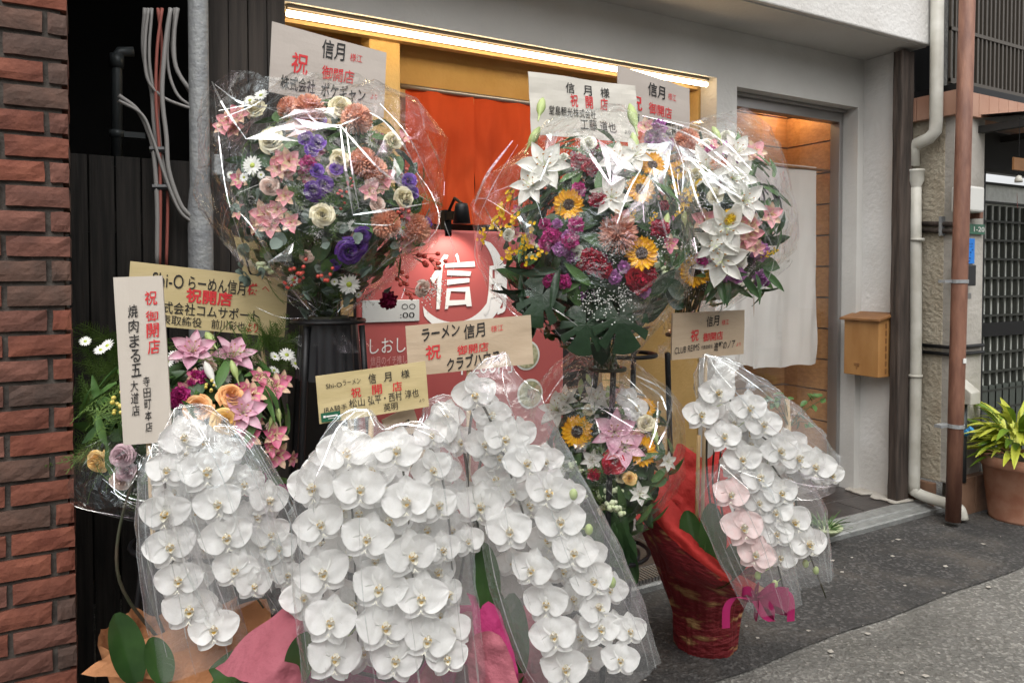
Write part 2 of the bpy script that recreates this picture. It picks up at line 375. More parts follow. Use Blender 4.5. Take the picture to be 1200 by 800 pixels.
# --- LED tube over the recess
LY_ = YW + .03
a1, a2 = atY(336, 19, LY_), atY(828, 97, LY_)
lamp = thing('tube_lamp', (a1 + a2) / 2, 'long warm glowing tube lamp fixed above the recess of the shop front', 'lamp')
zc = (a1.z + a2.z) / 2
MB().box((a1.x, LY_ - .012, LZ - .016), (a2.x + .01, LY_ + .02, LZ - .002)).build('housing', MATS['alu_brown'], lamp, bevel=.003)
b = MB(); xm = a1.x + (a2.x - a1.x) * .53
b.tube([(a1.x, LY_, zc), (xm - .003, LY_, zc)], .0125, 10); b.tube([(xm + .003, LY_, zc), (a2.x, LY_, zc)], .0125, 10)
b.build('tube', emit('tube_glow', (1, .76, .45), 11), lamp, smooth=True)

# --- red split curtain
def cloth(x0, x1, z0, z1, y, amp, freq, seed, nx=40, nz=24, hem=0):
    rows = []
    for i in range(nz + 1):
        s = i / nz; r = []
        for j in range(nx + 1):
            t = j / nx; x = x0 + (x1 - x0) * t
            d = amp * (.25 + s) * (math.sin(t * freq + seed) * .6 + noise.noise((t * 4, s * 2, seed)) + .5 * noise.noise((t * 9, s * 5, seed)))
            r.append((x + .01 * s * noise.noise((t, s * 3, seed + 4)), y + d, z1 + (z0 - z1) * s + hem * s * noise.noise((t * 3, seed, 0))))
        rows.append(r)
    return rows
NY = 3.22
nx0, nz1 = atY(474, 99, NY).x, atY(474, 99, NY).z; nx1 = atY(840, 100, NY).x
cur = thing('red_curtain', ((nx0 + nx1) / 2, NY, nz1), 'bright red cotton shop curtain split into panels, hung in the lit recess', 'curtain')
zb = atY(520, 262, NY).z
wN = atY(555, 160, NY).x - nx0
for i in range(4):
    k = MB().grid(cloth(nx0 + i * wN + .004, nx0 + (i + 1) * wN - .004, zb, nz1, NY, .034, 11, i * 3.1, nx=70, nz=40, hem=.012))
    k.build('curtain_panel', MATS['red_cloth'], cur, smooth=True)
MB().tube([(nx0 - .03, NY, nz1 - .01), (nx1, NY, nz1 - .01)], .012, 10).build('rod', MATS['aluminium'], cur, smooth=True)

# --- white curtain behind the glazed door
WY = 3.10
w0 = atY(858, 190, WY); w1 = atY(957, 196, WY); wb = atY(940, 427, WY)
wc = thing('white_curtain', ((w0.x + w1.x) / 2, WY, w1.z), 'plain white linen curtain hanging in the glazed wooden doorway', 'curtain')
xs = [w0.x - .14, (w0.x * .75 + w1.x * .25), w1.x]
for i in range(2):
    MB().grid(cloth(xs[i] + .004, xs[i + 1] - .004, wb.z + .012 * (1 - i), w1.z, WY, .022, 9, i * 2 + 1, nx=60, nz=40, hem=.03)).build('curtain_panel', MATS['white_cloth'], wc, smooth=True)
MB().tube([(DX0 + .04, WY, w1.z - .015), (DX1 + .003, WY, w1.z - .015)], .009, 10).build('rod', MATS['wood_box_dark'], wc, smooth=True)
sp = thing('ceiling_bulb', (3.95, 3.3, 2.5), 'small warm bulb under the timber ceiling behind the door', 'lamp')
b = MB(); b.ball((3.95, 3.3, 2.47), .03, 0, 12, 8); b.build('bulb', emit('bulb_glow', (1, .66, .34), 45), sp, smooth=True)
MB().tube([(3.95, 3.3, 2.5), (3.95, 3.3, 2.549)], .018).build('socket', MATS['plastic_black'], sp)

# --- brick pillar
bcol = [mat('brick_%d' % i, c, .9, c2, 16, .6, 60, bdist=.007, detail=10, lo=.3, hi=.7) for i, (c, c2) in enumerate([((0.1050, 0.0336, 0.0217), (0.1851, 0.0617, 0.0378)), ((0.0850, 0.0356, 0.0262), (0.1651, 0.0683, 0.0487)), ((0.0620, 0.0374, 0.0288), (0.1150, 0.0617, 0.0451)), ((0.1351, 0.0392, 0.0243), (0.2101, 0.0701, 0.0415)), ((0.0520, 0.0336, 0.0271), (0.1000, 0.0579, 0.0451))])]
BY = 2.22; bx = atY(83, 343, BY).x
pil = thing('brick_pillar', (bx - .3, BY + .1, 0), 'rough red and brown brick pillar with deep dark mortar joints', 'pillar')
b = MB(); b.box((bx - .9, BY + .014, 0), (bx - .014, BY + .5, 3.6)); b.build('mortar', mat('mortar_dark', (.045, .038, .034), .95, (.095, .083, .072), 20, .6, 60), pil)
b = MB(); pitch = atY(60, 200, BY).z - atY(60, 229, BY).z; bw = (atY(80, 343, BY).x - atY(5, 343, BY).x)
zoff = atY(40, 95, BY).z % (2 * pitch)
def brick(x0, x1, z0, z1, m):
    nx, nz = 5, 3; rows = []
    for i in range(nz + 1):
        r = []
        for j in range(nx + 1):
            x = x0 + (x1 - x0) * j / nx; z = z0 + (z1 - z0) * i / nz
            e = 1 if i in (0, nz) or j in (0, nx) else 0
            q = (x * 30, z * 30, m)
            r.append((x + .0022 * noise.noise(q) * e, BY + .0035 * noise.noise((x * 45, z * 45, 2)) + .003 * e, z + .0026 * noise.noise((z * 41, x * 39, 1)) * e))
        rows.append(r)
    b.grid(rows, m)
    for seq in ([rows[0][k] for k in range(nx + 1)], [rows[i][nx] for i in range(nz + 1)], [rows[nz][k] for k in range(nx, -1, -1)], [rows[i][0] for i in range(nz, -1, -1)]):
        back = [(p[0], p[1] + .03, p[2]) for p in seq]; b.grid([back, seq], m)
g = .0125
for rr in range(-1, 48):
    z0 = zoff + (rr - 1) * pitch
    if z0 < .01 or z0 > 3.5: continue
    x1 = bx; first = True
    while x1 > bx - .88:
        w = bw * (.30 if first and rr % 2 else 1.0); first = False
        mm = random.choices(range(5), (4, 4, 2, 3, 1.5))[0]
        brick(x1 - w, x1, z0, z0 + pitch - g, mm); x1 -= w + g
b.build('bricks', bcol, pil)
b = MB()
for rr in range(-1, 48):
    z0 = zoff + (rr - 1) * pitch
    if z0 > .01 and z0 < 3.5: b.box((bx - .03, BY + .034, z0), (bx - .001, BY + .13 if rr % 2 else BY + .22, z0 + pitch - g), random.randrange(5))
b.build('return_bricks', bcol, pil)

# --- dark timber fence and what hangs in the gap
FY = 2.78
fx0, fx1 = atY(80, 200, FY).x - .1, atY(224, 200, FY).x; fz = atY(150, 184, FY).z
fen = thing('timber_fence', ((fx0 + fx1) / 2, FY, 0), 'blackened upright plank fence between the brick pillar and the grey pole', 'fence')
b = MB(); n = 6
for i in range(n):
    w = (fx1 - fx0) / n; b.box((fx0 + i * w + .0025, FY + .003 * (i % 3), .01), (fx0 + (i + 1) * w - .0025, FY + .025, fz))
b.build('planks', MATS['plank_dark'], fen, bevel=.002)
for z in (fz - .25, .3): MB().box((fx0, FY + .026, z), (fx1, FY + .06, z + .07)).build('rail', MATS['plank_dark'], fen)
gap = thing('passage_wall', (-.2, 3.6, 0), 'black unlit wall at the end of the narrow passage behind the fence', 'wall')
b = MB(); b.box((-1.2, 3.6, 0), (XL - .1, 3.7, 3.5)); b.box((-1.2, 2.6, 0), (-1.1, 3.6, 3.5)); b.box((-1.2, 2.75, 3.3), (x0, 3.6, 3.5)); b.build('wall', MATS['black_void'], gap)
gx = atY(238, 200, 2.72)
pole = thing('grey_pole', (gx.x, 2.72, 0), 'rough grey painted steel pole standing between the fence and the planked wall', 'pole')
r_ = (atY(250, 200, 2.72).x - atY(226, 200, 2.72).x) / 2
b = MB(); b.lathe([(r_ * 1.25, 0), (r_ * 1.25, 1.62), (r_, 1.7), (r_, 3.6)], 20, (gx.x - .01, 2.72, 0)); b.build('shaft', MATS['metal_grey'], pole, smooth=True)
b = MB(); b.box((gx.x + r_ - .005, 2.66, 1.73), (gx.x + r_ + .025, 2.73, 1.80)); b.build('clamp', MATS['metal_grey'], pole, bevel=.004)
dp = atY(136, 100, 3.0)
pp = thing('drain_pipe', (dp.x, 3.0, 1), 'dark grey drain pipe with a bent elbow in the black passage', 'pipe')
b = MB(); q = [atY(137, 195, 3.0), atY(137, 90, 3.0), atY(137, 66, 3.0), atY(140, 61, 3.0), atY(157, 61, 3.0)]
b.tube(q, .018, 12); b.tube([atY(137, 186, 3.0), atY(137, 60, 3.0)], .0, 4); b.build('pipe', MATS['pipe_dark'], pp, smooth=True)
e = atY(137, 157, 3.0); b = MB(); b.tube([e - Vector((0, 0, .012)), e + Vector((0, 0, .012))], .025, 12); b.build('collar', MATS['pipe_dark'], pp, smooth=True)
MB().box((e.x, 2.99, e.z - .01), (e.x + .09, 3.02, e.z + .01)).build('bracket', MATS['pipe_dark'], pp)
e = atY(137, 70, 3.0); b = MB(); b.tube([e - Vector((0, 0, .03)), e + Vector((0, 0, .02))], .023, 12); b.build('collar', MATS['pipe_dark'], pp, smooth=True)
cb = thing('cable_bundle', atY(195, 60, 2.76), 'tangle of grey and red cables sagging beside the grey pole', 'cables')
paths = [[(170, 10), (168, 60), (178, 110), (181, 150), (190, 200), (206, 238), (226, 258)], [(178, 10), (175, 70), (184, 130), (190, 185), (203, 230), (227, 254)], [(190, 10), (184, 60), (183, 120), (187, 180), (188, 240), (187, 310)], [(200, 10), (194, 50), (190, 110), (195, 160), (198, 200), (212, 240), (227, 256)], [(205, 10), (202, 60), (212, 90), (228, 116), (238, 120)], [(200, 10), (196, 70), (206, 108), (224, 124), (240, 127)], [(139, 112), (160, 128), (172, 150), (180, 180), (184, 240), (184, 310)], [(139, 118), (166, 134), (178, 160), (194, 208), (210, 246), (227, 262)], [(185, 10), (190, 60), (186, 110), (186, 170), (196, 220), (195, 312)], [(208, 10), (204, 40), (206, 78), (222, 104), (238, 114)], [(174, 10), (170, 50), (172, 90), (188, 112), (214, 124), (238, 130)]]
for i, p in enumerate(paths):
    MB().tube(spline([atY(u, v, 2.74 - .012 * (i % 4)) for u, v in p], 6), .0055 if i % 3 else .0075, 6).build('cable', MATS['cable_red' if i in (2, 8) else 'cable_grey'], cb, smooth=True)
b = MB()
for (u, v) in ((184, 176), (187, 220)):
    e = atY(u, v, 2.72); MB().tube([e + Vector((-.022, 0, 0)), e + Vector((.022, -.004, .002))], .012, 8).build('cable_tie', MATS['plastic_black'], cb)

# --- dark post, mailbox, pipes
PY = 2.64
p0 = atY(1049, 583, PY); p1 = atY(1063, 583, PY)
post = thing('timber_post', (p0.x + .03, PY, 0), 'weathered dark brown timber post between the white wing wall and the downpipe', 'post')
rows = []
for i in range(26):
    z = .03 + 2.66 * i / 25; c = [(p0.x - .0, PY - .01), (p1.x, PY - .01), (p1.x + .004, PY + .05), (p0.x, PY + .05)]
    rows.append([(x + .006 * noise.noise((z * 5, k, 1)), y + .006 * noise.noise((z * 5, k, 9)), z) for k, (x, y) in enumerate(c)])
b = MB(); b.grid(rows, 0, True); b.add(rows[-1], [(0, 1, 2, 3)]); b.build('timber', MATS['post_dark'], post, bevel=.008)

mb_ = thing('letter_box', (WX - .08, 2.81, .8), 'brown wooden letter box with a sloping lid fixed beside the door', 'letter box')
bx0 = WX - .15; by0, by1 = 2.70, 2.93; cz1 = atX(1031, 377, bx0).z; cz0 = atX(1031, 443, bx0).z
b = MB(); b.prism([(bx0, cz0), (WX - .003, cz0), (WX - .003, cz1 + .03), (bx0, cz1)], by0, by1, axis='Y'); b.build('body', MATS['wood_box'], mb_, bevel=.004)
b = MB(); b.prism([(bx0 - .022, cz1 + .0), (WX - .003, cz1 + .036), (WX - .003, cz1 + .050), (bx0 - .022, cz1 + .014)], by0 - .018, by1 + .018, axis='Y'); b.build('lid', MATS['wood_box_dark'], mb_, bevel=.002)
b = MB(); zz = cz0 + .05; yy = by0 + .14
for z0_, z1_, y0_, y1_ in ((.018, .023, -.017, .017), (.008, .013, -.017, .017), (-.012, .008, -.0025, .0025)): b.box((bx0 - .004, yy + y0_, zz + z0_), (bx0 - .0005, yy + y1_, zz + z1_))
b.build('postal_mark', MATS['wood_box_dark'], mb_)
b = MB()
for k in range(7): b.box((WX - .09, by0 - .003, cz0 + .02 + k * .045), (WX - .075, by0 - .0005, cz0 + .05 + k * .045))
b.build('key_slot', MATS['wood_box_dark'], mb_)

def pipe(name, pts, r, m, label, cat, extra=None):
    t = thing(name, (pts[0].x, pts[0].y, 0), label, cat)
    MB().tube(spline(pts, 5), r, 14).build('pipe', MATS[m], t, smooth=True)
    return t
PX = atY(1118, 300, 2.44).x - .085
wp = thing('white_downpipe', (PX, atX(1072, 400, PX).y, 0), 'cream plastic downpipe with a rainwater hopper and two bends', 'pipe')
q = [atX(1098, 0, PX), atX(1097, 140, PX), atX(1096, 154, PX), atX(1089, 162, PX), atX(1074, 169, PX), atX(1070, 175, PX), atX(1070, 195, PX)]
b = MB(); q[0].z += .3; b.tube(q, .035, 14); b.build('upper_pipe', MATS['pvc_white'], wp, smooth=True)
e = atX(1073, 200, PX); b = MB(); b.lathe([(.0, .005), (.05, .005), (.05, -.005), (.046, -.01), (.046, -.06), (.028, -.1), (.028, -.13)], 18, (e.x, e.y, e.z)); b.build('hopper', MATS['pvc_white'], wp, smooth=True)
lo_ = atX(1071, 572, PX)
q = [e - Vector((0, 0, .1)), Vector((PX, lo_.y, .9)), Vector((PX, lo_.y, .16)), Vector((PX, lo_.y - .01, .12)), Vector((PX + .005, lo_.y - .05, .10)), Vector((PX + .01, lo_.y - .22, .085)), Vector((PX + .012, lo_.y - .26, .07)), Vector((PX + .014, lo_.y - .275, .02))]
b = MB(); b.tube(spline(q, 4), .032, 14); b.build('lower_pipe', MATS['pvc_white'], wp, smooth=True)
b = MB()
for v in (281, 440):
    e = atX(1071, v, PX); e.y = lo_.y; MB().tube([e - Vector((0, 0, .008)), e + Vector((0, 0, .008))], .038, 14).build('bracket', MATS['pvc_white'], wp, smooth=True)
RY = 2.32
rp = thing('rust_pole', (atY(1122, 300, RY).x, RY, 0), 'tall rust brown steel pole in front of the beige column', 'pole')
t0, t1 = atY(1133, 18, RY), atY(1117, 603, RY)
b = MB(); d = (t0 - t1); b.tube([t1 - d * .012, t1 + d * .25, t1 + d * .5, t0 + d * .4], [.039, .040, .041, .040], 18); b.build('shaft', MATS['rust_pipe'], rp, smooth=True)
b = MB()
for f in (.18, .47):
    e = t1 + d * (.33 if f == .35 else f); b = MB(); b.tube([e - Vector((0, 0, .01)), e + Vector((0, 0, .01))], .045, 18)
    b.box((e.x - .1, e.y + .02, e.z - .008), (e.x, e.y + .06, e.z + .008)); b.build('bracket', MATS['metal_grey'], rp)
e = t1 + d * .335; b = MB(); b.box((e.x - .02, e.y - .045, e.z - .075), (e.x + .005, e.y - .040, e.z - .05)); b.build('sticker', MATS['white_paint'], rp)

# --- neighbouring house
NYW = 2.44; NX0 = atY(1118, 300, NYW).x
nb = thing('neighbour_house', (5, NYW, 0), 'old beige rendered house with a tile band, lattice door and black balcony rail', 'house')
tz0, tz1 = atY(1121, 133, NYW - .03).z, atY(1121, 104, NYW - .03).z
ND = atY(1151, 400, NYW).x                                          # where the door bay starts
MB().box((NX0, NYW + .06, .18), (NX0 + .08, 3.3, tz0 + .05)).build('side_wall', MATS['plaster_beige'], nb, bevel=.006)
MB().box((NX0 + .003, NYW, .18), (ND, NYW + .3, tz0 + .05)).build('wall', MATS['plaster_dirty'], nb, bevel=.01)
b = MB()
for i in range(5): b.box((NX0 - .035, NYW + .08 + i * .13, 0), (NX0 - .001, NYW + .205 + i * .13, .17))
b.box((NX0 + .03, NYW - .05, 0), (NX0 + .03 + (ND - NX0) * .45, NYW - .001, .22)); b.box((NX0 + .035 + (ND - NX0) * .45, NYW - .05, 0), (ND + .01, NYW - .001, .22)); b.build('plinth', MATS['tile_brown'], nb, bevel=.003)
b = MB()
for i in range(4): b.box((NX0 - .04, NYW - .03 + i * .12 + (.004 if i else 0), tz0), (NX0 + .07, NYW - .03 + (i + 1) * .12, tz1))
for i in range(16): b.box((NX0 + .074 + i * .105, NYW - .03, tz0 + .001), (NX0 + .074 + i * .105 + .101, NYW + .3, tz1 - .001))
b.build('tile_band', MATS['tile_orange'], nb, bevel=.002)
b = MB(); b.box((NX0 - .02, NYW - .02, tz1 + .003), (7, NYW + .6, tz1 + .04)); b.box((NX0 + .05, NYW + .34, tz1 + .04), (7, NYW + .38, 4.2)); b.build('balcony_floor', MATS['metal_black'], nb)
# balcony rail
ry = NYW + .03; z0r = tz1 + .06
b = MB()
xa = NX0 - .01
for i in range(40): b.box((xa + i * .045, ry, z0r), (xa + i * .045 + .014, ry + .014, 4.1))
b.box((xa, ry - .004, z0r - .01), (xa + 2, ry + .018, z0r + .02)); b.box((xa, ry - .004, atY(1160, 48, ry).z), (xa + 2, ry + .018, atY(1160, 48, ry).z + .02))
b.build('balcony_railing', MATS['alu_brown'], nb)
b = MB()
for i in range(30): b.box((xa + i * .09, ry + .1, z0r), (xa + i * .09 + .05, ry + .12, 4.1))
b.build('balcony_screen', mat('screen_grey', (.12, .12, .115), .5, (.2, .2, .19), 60, .3, 90), nb)
# lattice door
LY = NYW + .26; l0 = atY(1152, 300, LY).x
b = MB(); b.box((l0, LY + .03, 0), (l0 + 1.6, LY + .04, 2.0)); b.build('lattice_glass', MATS['frosted'], nb)
b = MB()
for i in range(14): b.box((l0 + i * .085, LY, .05), (l0 + i * .085 + .016, LY + .025, 1.85))
zt = atY(1180, 218, LY).z; st = .125
for i in range(14): b.box((l0, LY - .003, zt - i * st), (l0 + 1.6, LY + .02, zt - i * st + .014))
b.build('lattice_bars', mat('lattice_wood', (.032, .034, .028), .6), nb)
zr = atY(1180, 377, LY).z
b = MB(); b.box((l0 - .04, LY - .01, 0), (l0, LY + .06, zt + .08)); b.box((l0, LY - .008, zr - .09), (l0 + 1.6, LY + .026, zr)); b.box((l0 - .04, LY - .012, zt + .08), (l0 + 1.6, LY + .06, zt + .17)); b.build('lattice_frame', MATS['metal_black'], nb)
b = MB(); b.box((l0, LY + .0, .02), (l0 + 1.6, LY + .028, zr - .42)); b.build('door_bottom', mat('door_dull', (.06, .07, .06), .5), nb)
b = MB(); b.box((ND + .02, NYW, -.0), (l0 + 1.7, NYW + .24, .10)); b.build('doorstep', MATS['concrete'], nb, bevel=.01)
# awning over the lattice door
a0 = atY(1142, 137, 2.44); a1_ = atY(1199, 172, 2.1)
b = MB(); b.add([(a0.x, NYW + .1, a0.z + .02), (a0.x + 1.6, NYW + .1, a0.z + .02), (a0.x + 1.6, NYW - .45, a0.z - .03), (a0.x + .04, NYW - .45, a0.z - .03)], [(0, 1, 2, 3)])
b.add([(q.x, q.y, q.z - .02) for q in b.v[:4]], [(3, 2, 1, 0)]); b.add([b.v[i] for i in (2, 3)] + [b.v[i] for i in (7, 6)], [(0, 1, 2, 3)]); b.build('awning_roof', MATS['aluminium'], nb)
b = MB(); b.box((a0.x + .02, NYW + .11, a0.z - .26), (a0.x + 1.6, NYW + .2, a0.z - .03))
for x in (.04, .5): b.box((a0.x + x, NYW - .4, a0.z - .09), (a0.x + x + .05, NYW + .11, a0.z - .05))
b.build('awning_beam', mat('beam_black', (.018, .017, .016), .7), nb)

def plate(name, u0, v0, u1, v1, Y, th, m, label, cat, bev=.006):
    q0, q1 = atY(u0, v0, Y), atY(u1, v1, Y)
    t = thing(name, ((q0.x + q1.x) / 2, Y + th, q1.z), label, cat)
    MB().box((q0.x, Y, q1.z), (q1.x, Y + th, q0.z)).build('body', MATS[m], t, bevel=bev)
    return t, q0, q1
NF = NYW
t, q0, q1 = plate('meter_box', 1133, 217, 1154, 249, NF - .09, .089, 'plastic_grey', 'plain off-white plastic meter box high on the house wall', 'box', .012)
MB().box((q1.x + .004, NF - .06, q1.z - .03), (q1.x + .04, NF + .1, q0.z - .002)).build('rust_plate', MATS['rust_pipe'], t)
t, q0, q1 = plate('address_plate', 1133, 262, 1154, 275, NF - .02, .018, 'plate_green', 'dark green enamel address plate with white figures below the meter box', 'sign', .002)
b = MB(); letters(b, Vector((q0.x, NF - .021, q0.z)), Vector((q1.x - q0.x, 0, 0)), Vector((0, 0, q1.z - q0.z)), Vector((0, -1, 0)), [('1-20', .36, .25, .95, .75, .02)]); b.build('lettering', MATS['plastic_grey'], t)
t, q0, q1 = plate('blue_notice', 1127, 279, 1142, 309, NF - .012, .01, 'notice_blue', 'bright blue paper notice pinned above the black intercom box', 'notice', .001)
b = MB()
for k in range(44):
    x = q0.x + .012 + (q1.x - q0.x - .03) * random.random(); z = q1.z + .012 + (q0.z - q1.z - .03) * (k // 6) / 7; b.box((x, NF - .0135, z), (x + random.uniform(.003, .009), NF - .0125, z + random.uniform(.003, .008)))
b.build('faded_print', mat('print_blue', (.012, .09, .32), .6), t)
t, q0, q1 = plate('intercom_box', 1126, 310, 1144, 335, NF - .05, .048, 'plastic_black', 'black letter slot box under the blue notice', 'box', .006)
MB().box((q0.x + .01, NF - .03, q1.z - .075), (q1.x - .01, NF - .002, q1.z - .04)).build('name_plate', MATS['aluminium'], t, bevel=.003)
b = MB()
SX = NX0 - .016
e0, e1 = atX(1081, 266, SX), atX(1117, 267, SX)
t = thing('conduit_clamp', (e0 + e1) / 2, 'short brown paired conduit clamped across the beige side wall', 'conduit')
for v in (262, 270): MB().tube([atX(1081, v, SX), atX(1117, v + 1, SX)], .015, 10).build('conduit', MATS['post_dark'], t, smooth=True)
q = atX(1104, 266, SX); MB().box((SX - .02, q.y - .008, q.z - .05), (NX0 - .001, q.y + .008, q.z + .06)).build('clip', MATS['metal_grey'], t)
t = thing('wall_rails', atX(1110, 408, SX), 'pair of dark metal rails wrapped around the corner of the beige house', 'rail')
for v in (404, 412):
    e0 = atX(1079, v, SX); e1 = atY(1152, v - 1, NYW - .014); e1.z = e0.z
    MB().tube([e0, Vector((SX, NYW - .0, e0.z)), Vector((SX + .012, NYW - .014, e0.z)), e1], .011, 10).build('rail', MATS['metal_black'], t, smooth=True)
e = atY(1131, 462, NF - .05)
t = thing('tap_box', (e.x, NF, e.z), 'cream hooded tap cover on the house wall above a blue pipe tap', 'tap')
b = MB(); b.prism([(NF - .11, e.z - .05), (NF - .002, e.z - .05), (NF - .002, e.z + .08), (NF - .03, e.z + .08), (NF - .11, e.z + .02)], e.x - .05, e.x + .05, axis='X'); b.build('hood', MATS['pvc_white'], t, bevel=.006)
MB().tube([(e.x, NF - .04, e.z - .05), (e.x, NF - .04, .2)], .022, 10).build('riser', MATS['pipe_dark'], t, smooth=True)
e2 = atY(1128, 505, NF - .05); b = MB(); b.tube([(e.x - .03, NF - .07, e2.z), (e.x + .03, NF - .07, e2.z)], .013, 8); b.tube([(e.x, NF - .09, e2.z + .02), (e.x, NF - .04, e2.z - .03)], .016, 8); b.build('tap_handle', mat('tap_blue', (.05, .25, .5), .4), t)
# wind chime with its wooden tag
e = atY(1192, 192, 2.2)
t = thing('wind_chime', e, 'small wind chime hanging from a wooden tag with a patterned paper strip', 'wind chime')
b = MB(); b.box((e.x - .03, 2.2, e.z - .035), (e.x + .08, 2.212, e.z + .035)); b.build('wooden_tag', MATS['wood_box_dark'], t, bevel=.002)
MB().tube([(e.x + .03, 2.206, e.z + .26), (e.x + .03, 2.206, e.z - .07)], .0015, 5).build('string', MATS['metal_black'], t)
b = MB(); b.lathe([(.001, -.06), (.012, -.065), (.02, -.085), (.02, -.1), (.018, -.1)], 14, (e.x + .03, 2.206, e.z)); b.build('bell', MATS['pvc_white'], t, smooth=True)
MB().add([(e.x + .03, 2.206, e.z - .1), (e.x + .03, 2.207, e.z - .14)], [], 0)
b = MB(); b.add([(e.x + .005, 2.2, e.z - .14), (e.x + .035, 2.215, e.z - .14), (e.x + .012, 2.2, e.z - .235), (e.x - .002, 2.19, e.z - .25)], [(0, 1, 2, 3)]); b.add([q + Vector((0, .002, 0)) for q in b.v], [(3, 2, 1, 0)]); b.build('paper_strip', mat('strip_pattern', (.7, .6, .58), .8, (.45, .1, .1), 60, lo=.48, hi=.54), t)

# --- the other side of the lane (behind the viewpoint; it shades and is mirrored in the film)
op = thing('opposite_house', (1, -3.6, 0), 'plain grey single storey row house across the lane facing the shop', 'house')
MB().box((-14, -7, 0), (16, -3.6, 3.6)).build('wall', MATS['plaster_white'], op)
b = MB(); b.prism([(-7.2, 3.6), (-3.2, 3.6), (-3.2, 3.7), (-5.2, 4.5), (-7.2, 3.8)], -14.3, 16.3, axis='X'); b.build('roof', MATS['metal_grey'], op)
b = MB()
for k in range(9):
    for z in (.9,): b.box((-12 + k * 3, -3.602, z), (-10.6 + k * 3, -3.57, z + 1.3))
b.build('window', MATS['frosted'], op)
# ================================================================== PLANT PIECES
S, Cc, PI = math.sin, math.cos, math.pi
def petalmat(name, c, c2=None, tl=.3, rough=.55, scale=60, lo=.35, hi=.65, bump=.15):
    return mat(name, c, rough, c2 or tuple(min(1, q * 1.12) for q in c), scale, bump, 120, spec=.25, lo=lo, hi=hi, tl=tl, bdist=.003)
petalmat('orchid_white', (.80, .80, .78), (.84, .84, .83), .42, rough=.5, scale=120, bump=.12)
def veined(name):
    """fine veins that fan out from the flower's heart"""
    m = MATS[name]; t = m.node_tree; p = t.nodes['Principled BSDF']; N = t.nodes.new; L = t.links.new
    tc = N('ShaderNodeTexCoord'); sx = N('ShaderNodeSeparateXYZ'); L(tc.outputs['Object'], sx.inputs[0])
    at_ = N('ShaderNodeMath'); at_.operation = 'ARCTAN2'; L(sx.outputs[0], at_.inputs[0]); L(sx.outputs[1], at_.inputs[1])
    cx = N('ShaderNodeCombineXYZ'); k = N('ShaderNodeMath'); k.operation = 'MULTIPLY'; k.inputs[1].default_value = 9; L(at_.outputs[0], k.inputs[0]); L(k.outputs[0], cx.inputs[0])
    ln = N('ShaderNodeVectorMath'); ln.operation = 'LENGTH'; L(tc.outputs['Object'], ln.inputs[0]); k2 = N('ShaderNodeMath'); k2.operation = 'MULTIPLY'; k2.inputs[1].default_value = 25; L(ln.outputs['Value'], k2.inputs[0]); L(k2.outputs[0], cx.inputs[1])
    n = N('ShaderNodeTexNoise'); n.inputs['Scale'].default_value = 1.6; n.inputs['Detail'].default_value = 5; L(cx.outputs[0], n.inputs['Vector'])
    b = N('ShaderNodeBump'); b.inputs['Strength'].default_value = .35; b.inputs['Distance'].default_value = .0015; L(n.outputs[0], b.inputs['Height']); L(b.outputs[0], p.inputs['Normal'])
veined('orchid_white')
petalmat('orchid_blush', (.80, .60, .585), (.84, .70, .69), .3)
petalmat('lip_yellow', (.58, .33, .05), (.70, .52, .17), .15, scale=150)
petalmat('lip_white', (.80, .78, .68), None, .2)
petalmat('sun_yellow', (.80, .40, .008), (.86, .50, .015), .25)
mat('sun_disc', (.022, .011, .006), .9, (.06, .03, .012), 160, 1, 260, bdist=.004)
petalmat('lily_white', (.78, .77, .71), (.82, .81, .77), .3)
petalmat('lily_pink', (.72, .37, .50), (.78, .54, .62), .3, scale=30)
petalmat('stamen', (.33, .15, .03), None, 0)
petalmat('filament', (.55, .6, .3), None, 0)
petalmat('rose_cream', (.78, .71, .47), (.82, .77, .58), .15)
petalmat('rose_blush', (.78, .57, .49), (.80, .66, .58), .15)
petalmat('rose_peach', (.80, .38, .15), (.82, .50, .25), .15)
petalmat('rose_apricot', (.82, .52, .17), (.84, .62, .27), .15)
petalmat('rose_red', (.50, .012, .03), (.60, .03, .06), .2)
petalmat('rose_white', (.78, .78, .68), None, .15)
petalmat('rose_mauve', (.58, .39, .44), (.66, .48, .52), .15)
petalmat('carn_magenta', (.52, .03, .22), (.64, .08, .34), .2)
petalmat('carn_violet', (.50, .14, .48), (.66, .36, .64), .2)
petalmat('carn_dark', (.16, .006, .035), (.24, .012, .06), .2)
petalmat('carn_crimson', (.38, .008, .03), (.48, .02, .06), .2)
petalmat('pom_peach', (.74, .33, .21), (.78, .45, .32), .2)
petalmat('pom_rust', (.42, .15, .10), (.62, .33, .24), .2)
petalmat('pom_yellow', (.78, .56, .02), None, .1)
petalmat('liz_purple', (.14, .045, .40), (.26, .11, .55), .25)
petalmat('liz_dark', (.06, .018, .17), (.12, .04, .28), .25)
petalmat('alst_pink', (.74, .25, .31), (.80, .46, .47), .3, scale=40)
petalmat('alst_rose', (.66, .13, .26), (.74, .28, .38), .3, scale=40)
petalmat('alst_inner', (.78, .66, .40), (.70, .40, .34), .3, scale=90)
petalmat('daisy_white', (.80, .80, .76), None, .25)
petalmat('daisy_green', (.40, .47, .07), None, .1)
petalmat('green_white', (.62, .70, .42), (.72, .77, .56), .2)
mat('berry_red', (.42, .04, .03), .3, (.55, .09, .06), 40)
mat('berry_yellow', (.62, .50, .10), .35, (.7, .6, .2), 40)
petalmat('oncid_yellow', (.80, .56, .012), (.72, .38, .01), .2)
petalmat('gyp_white', (.78, .78, .75), None, .2)
mat('leaf_dark', (.026, .060, .022), .40, (.055, .112, .040), 9, .2, 50, tl=.15)
mat('leaf_glossy', (.010, .026, .011), .3, (.018, .042, .018), 9, .2, 50, spec=.5)
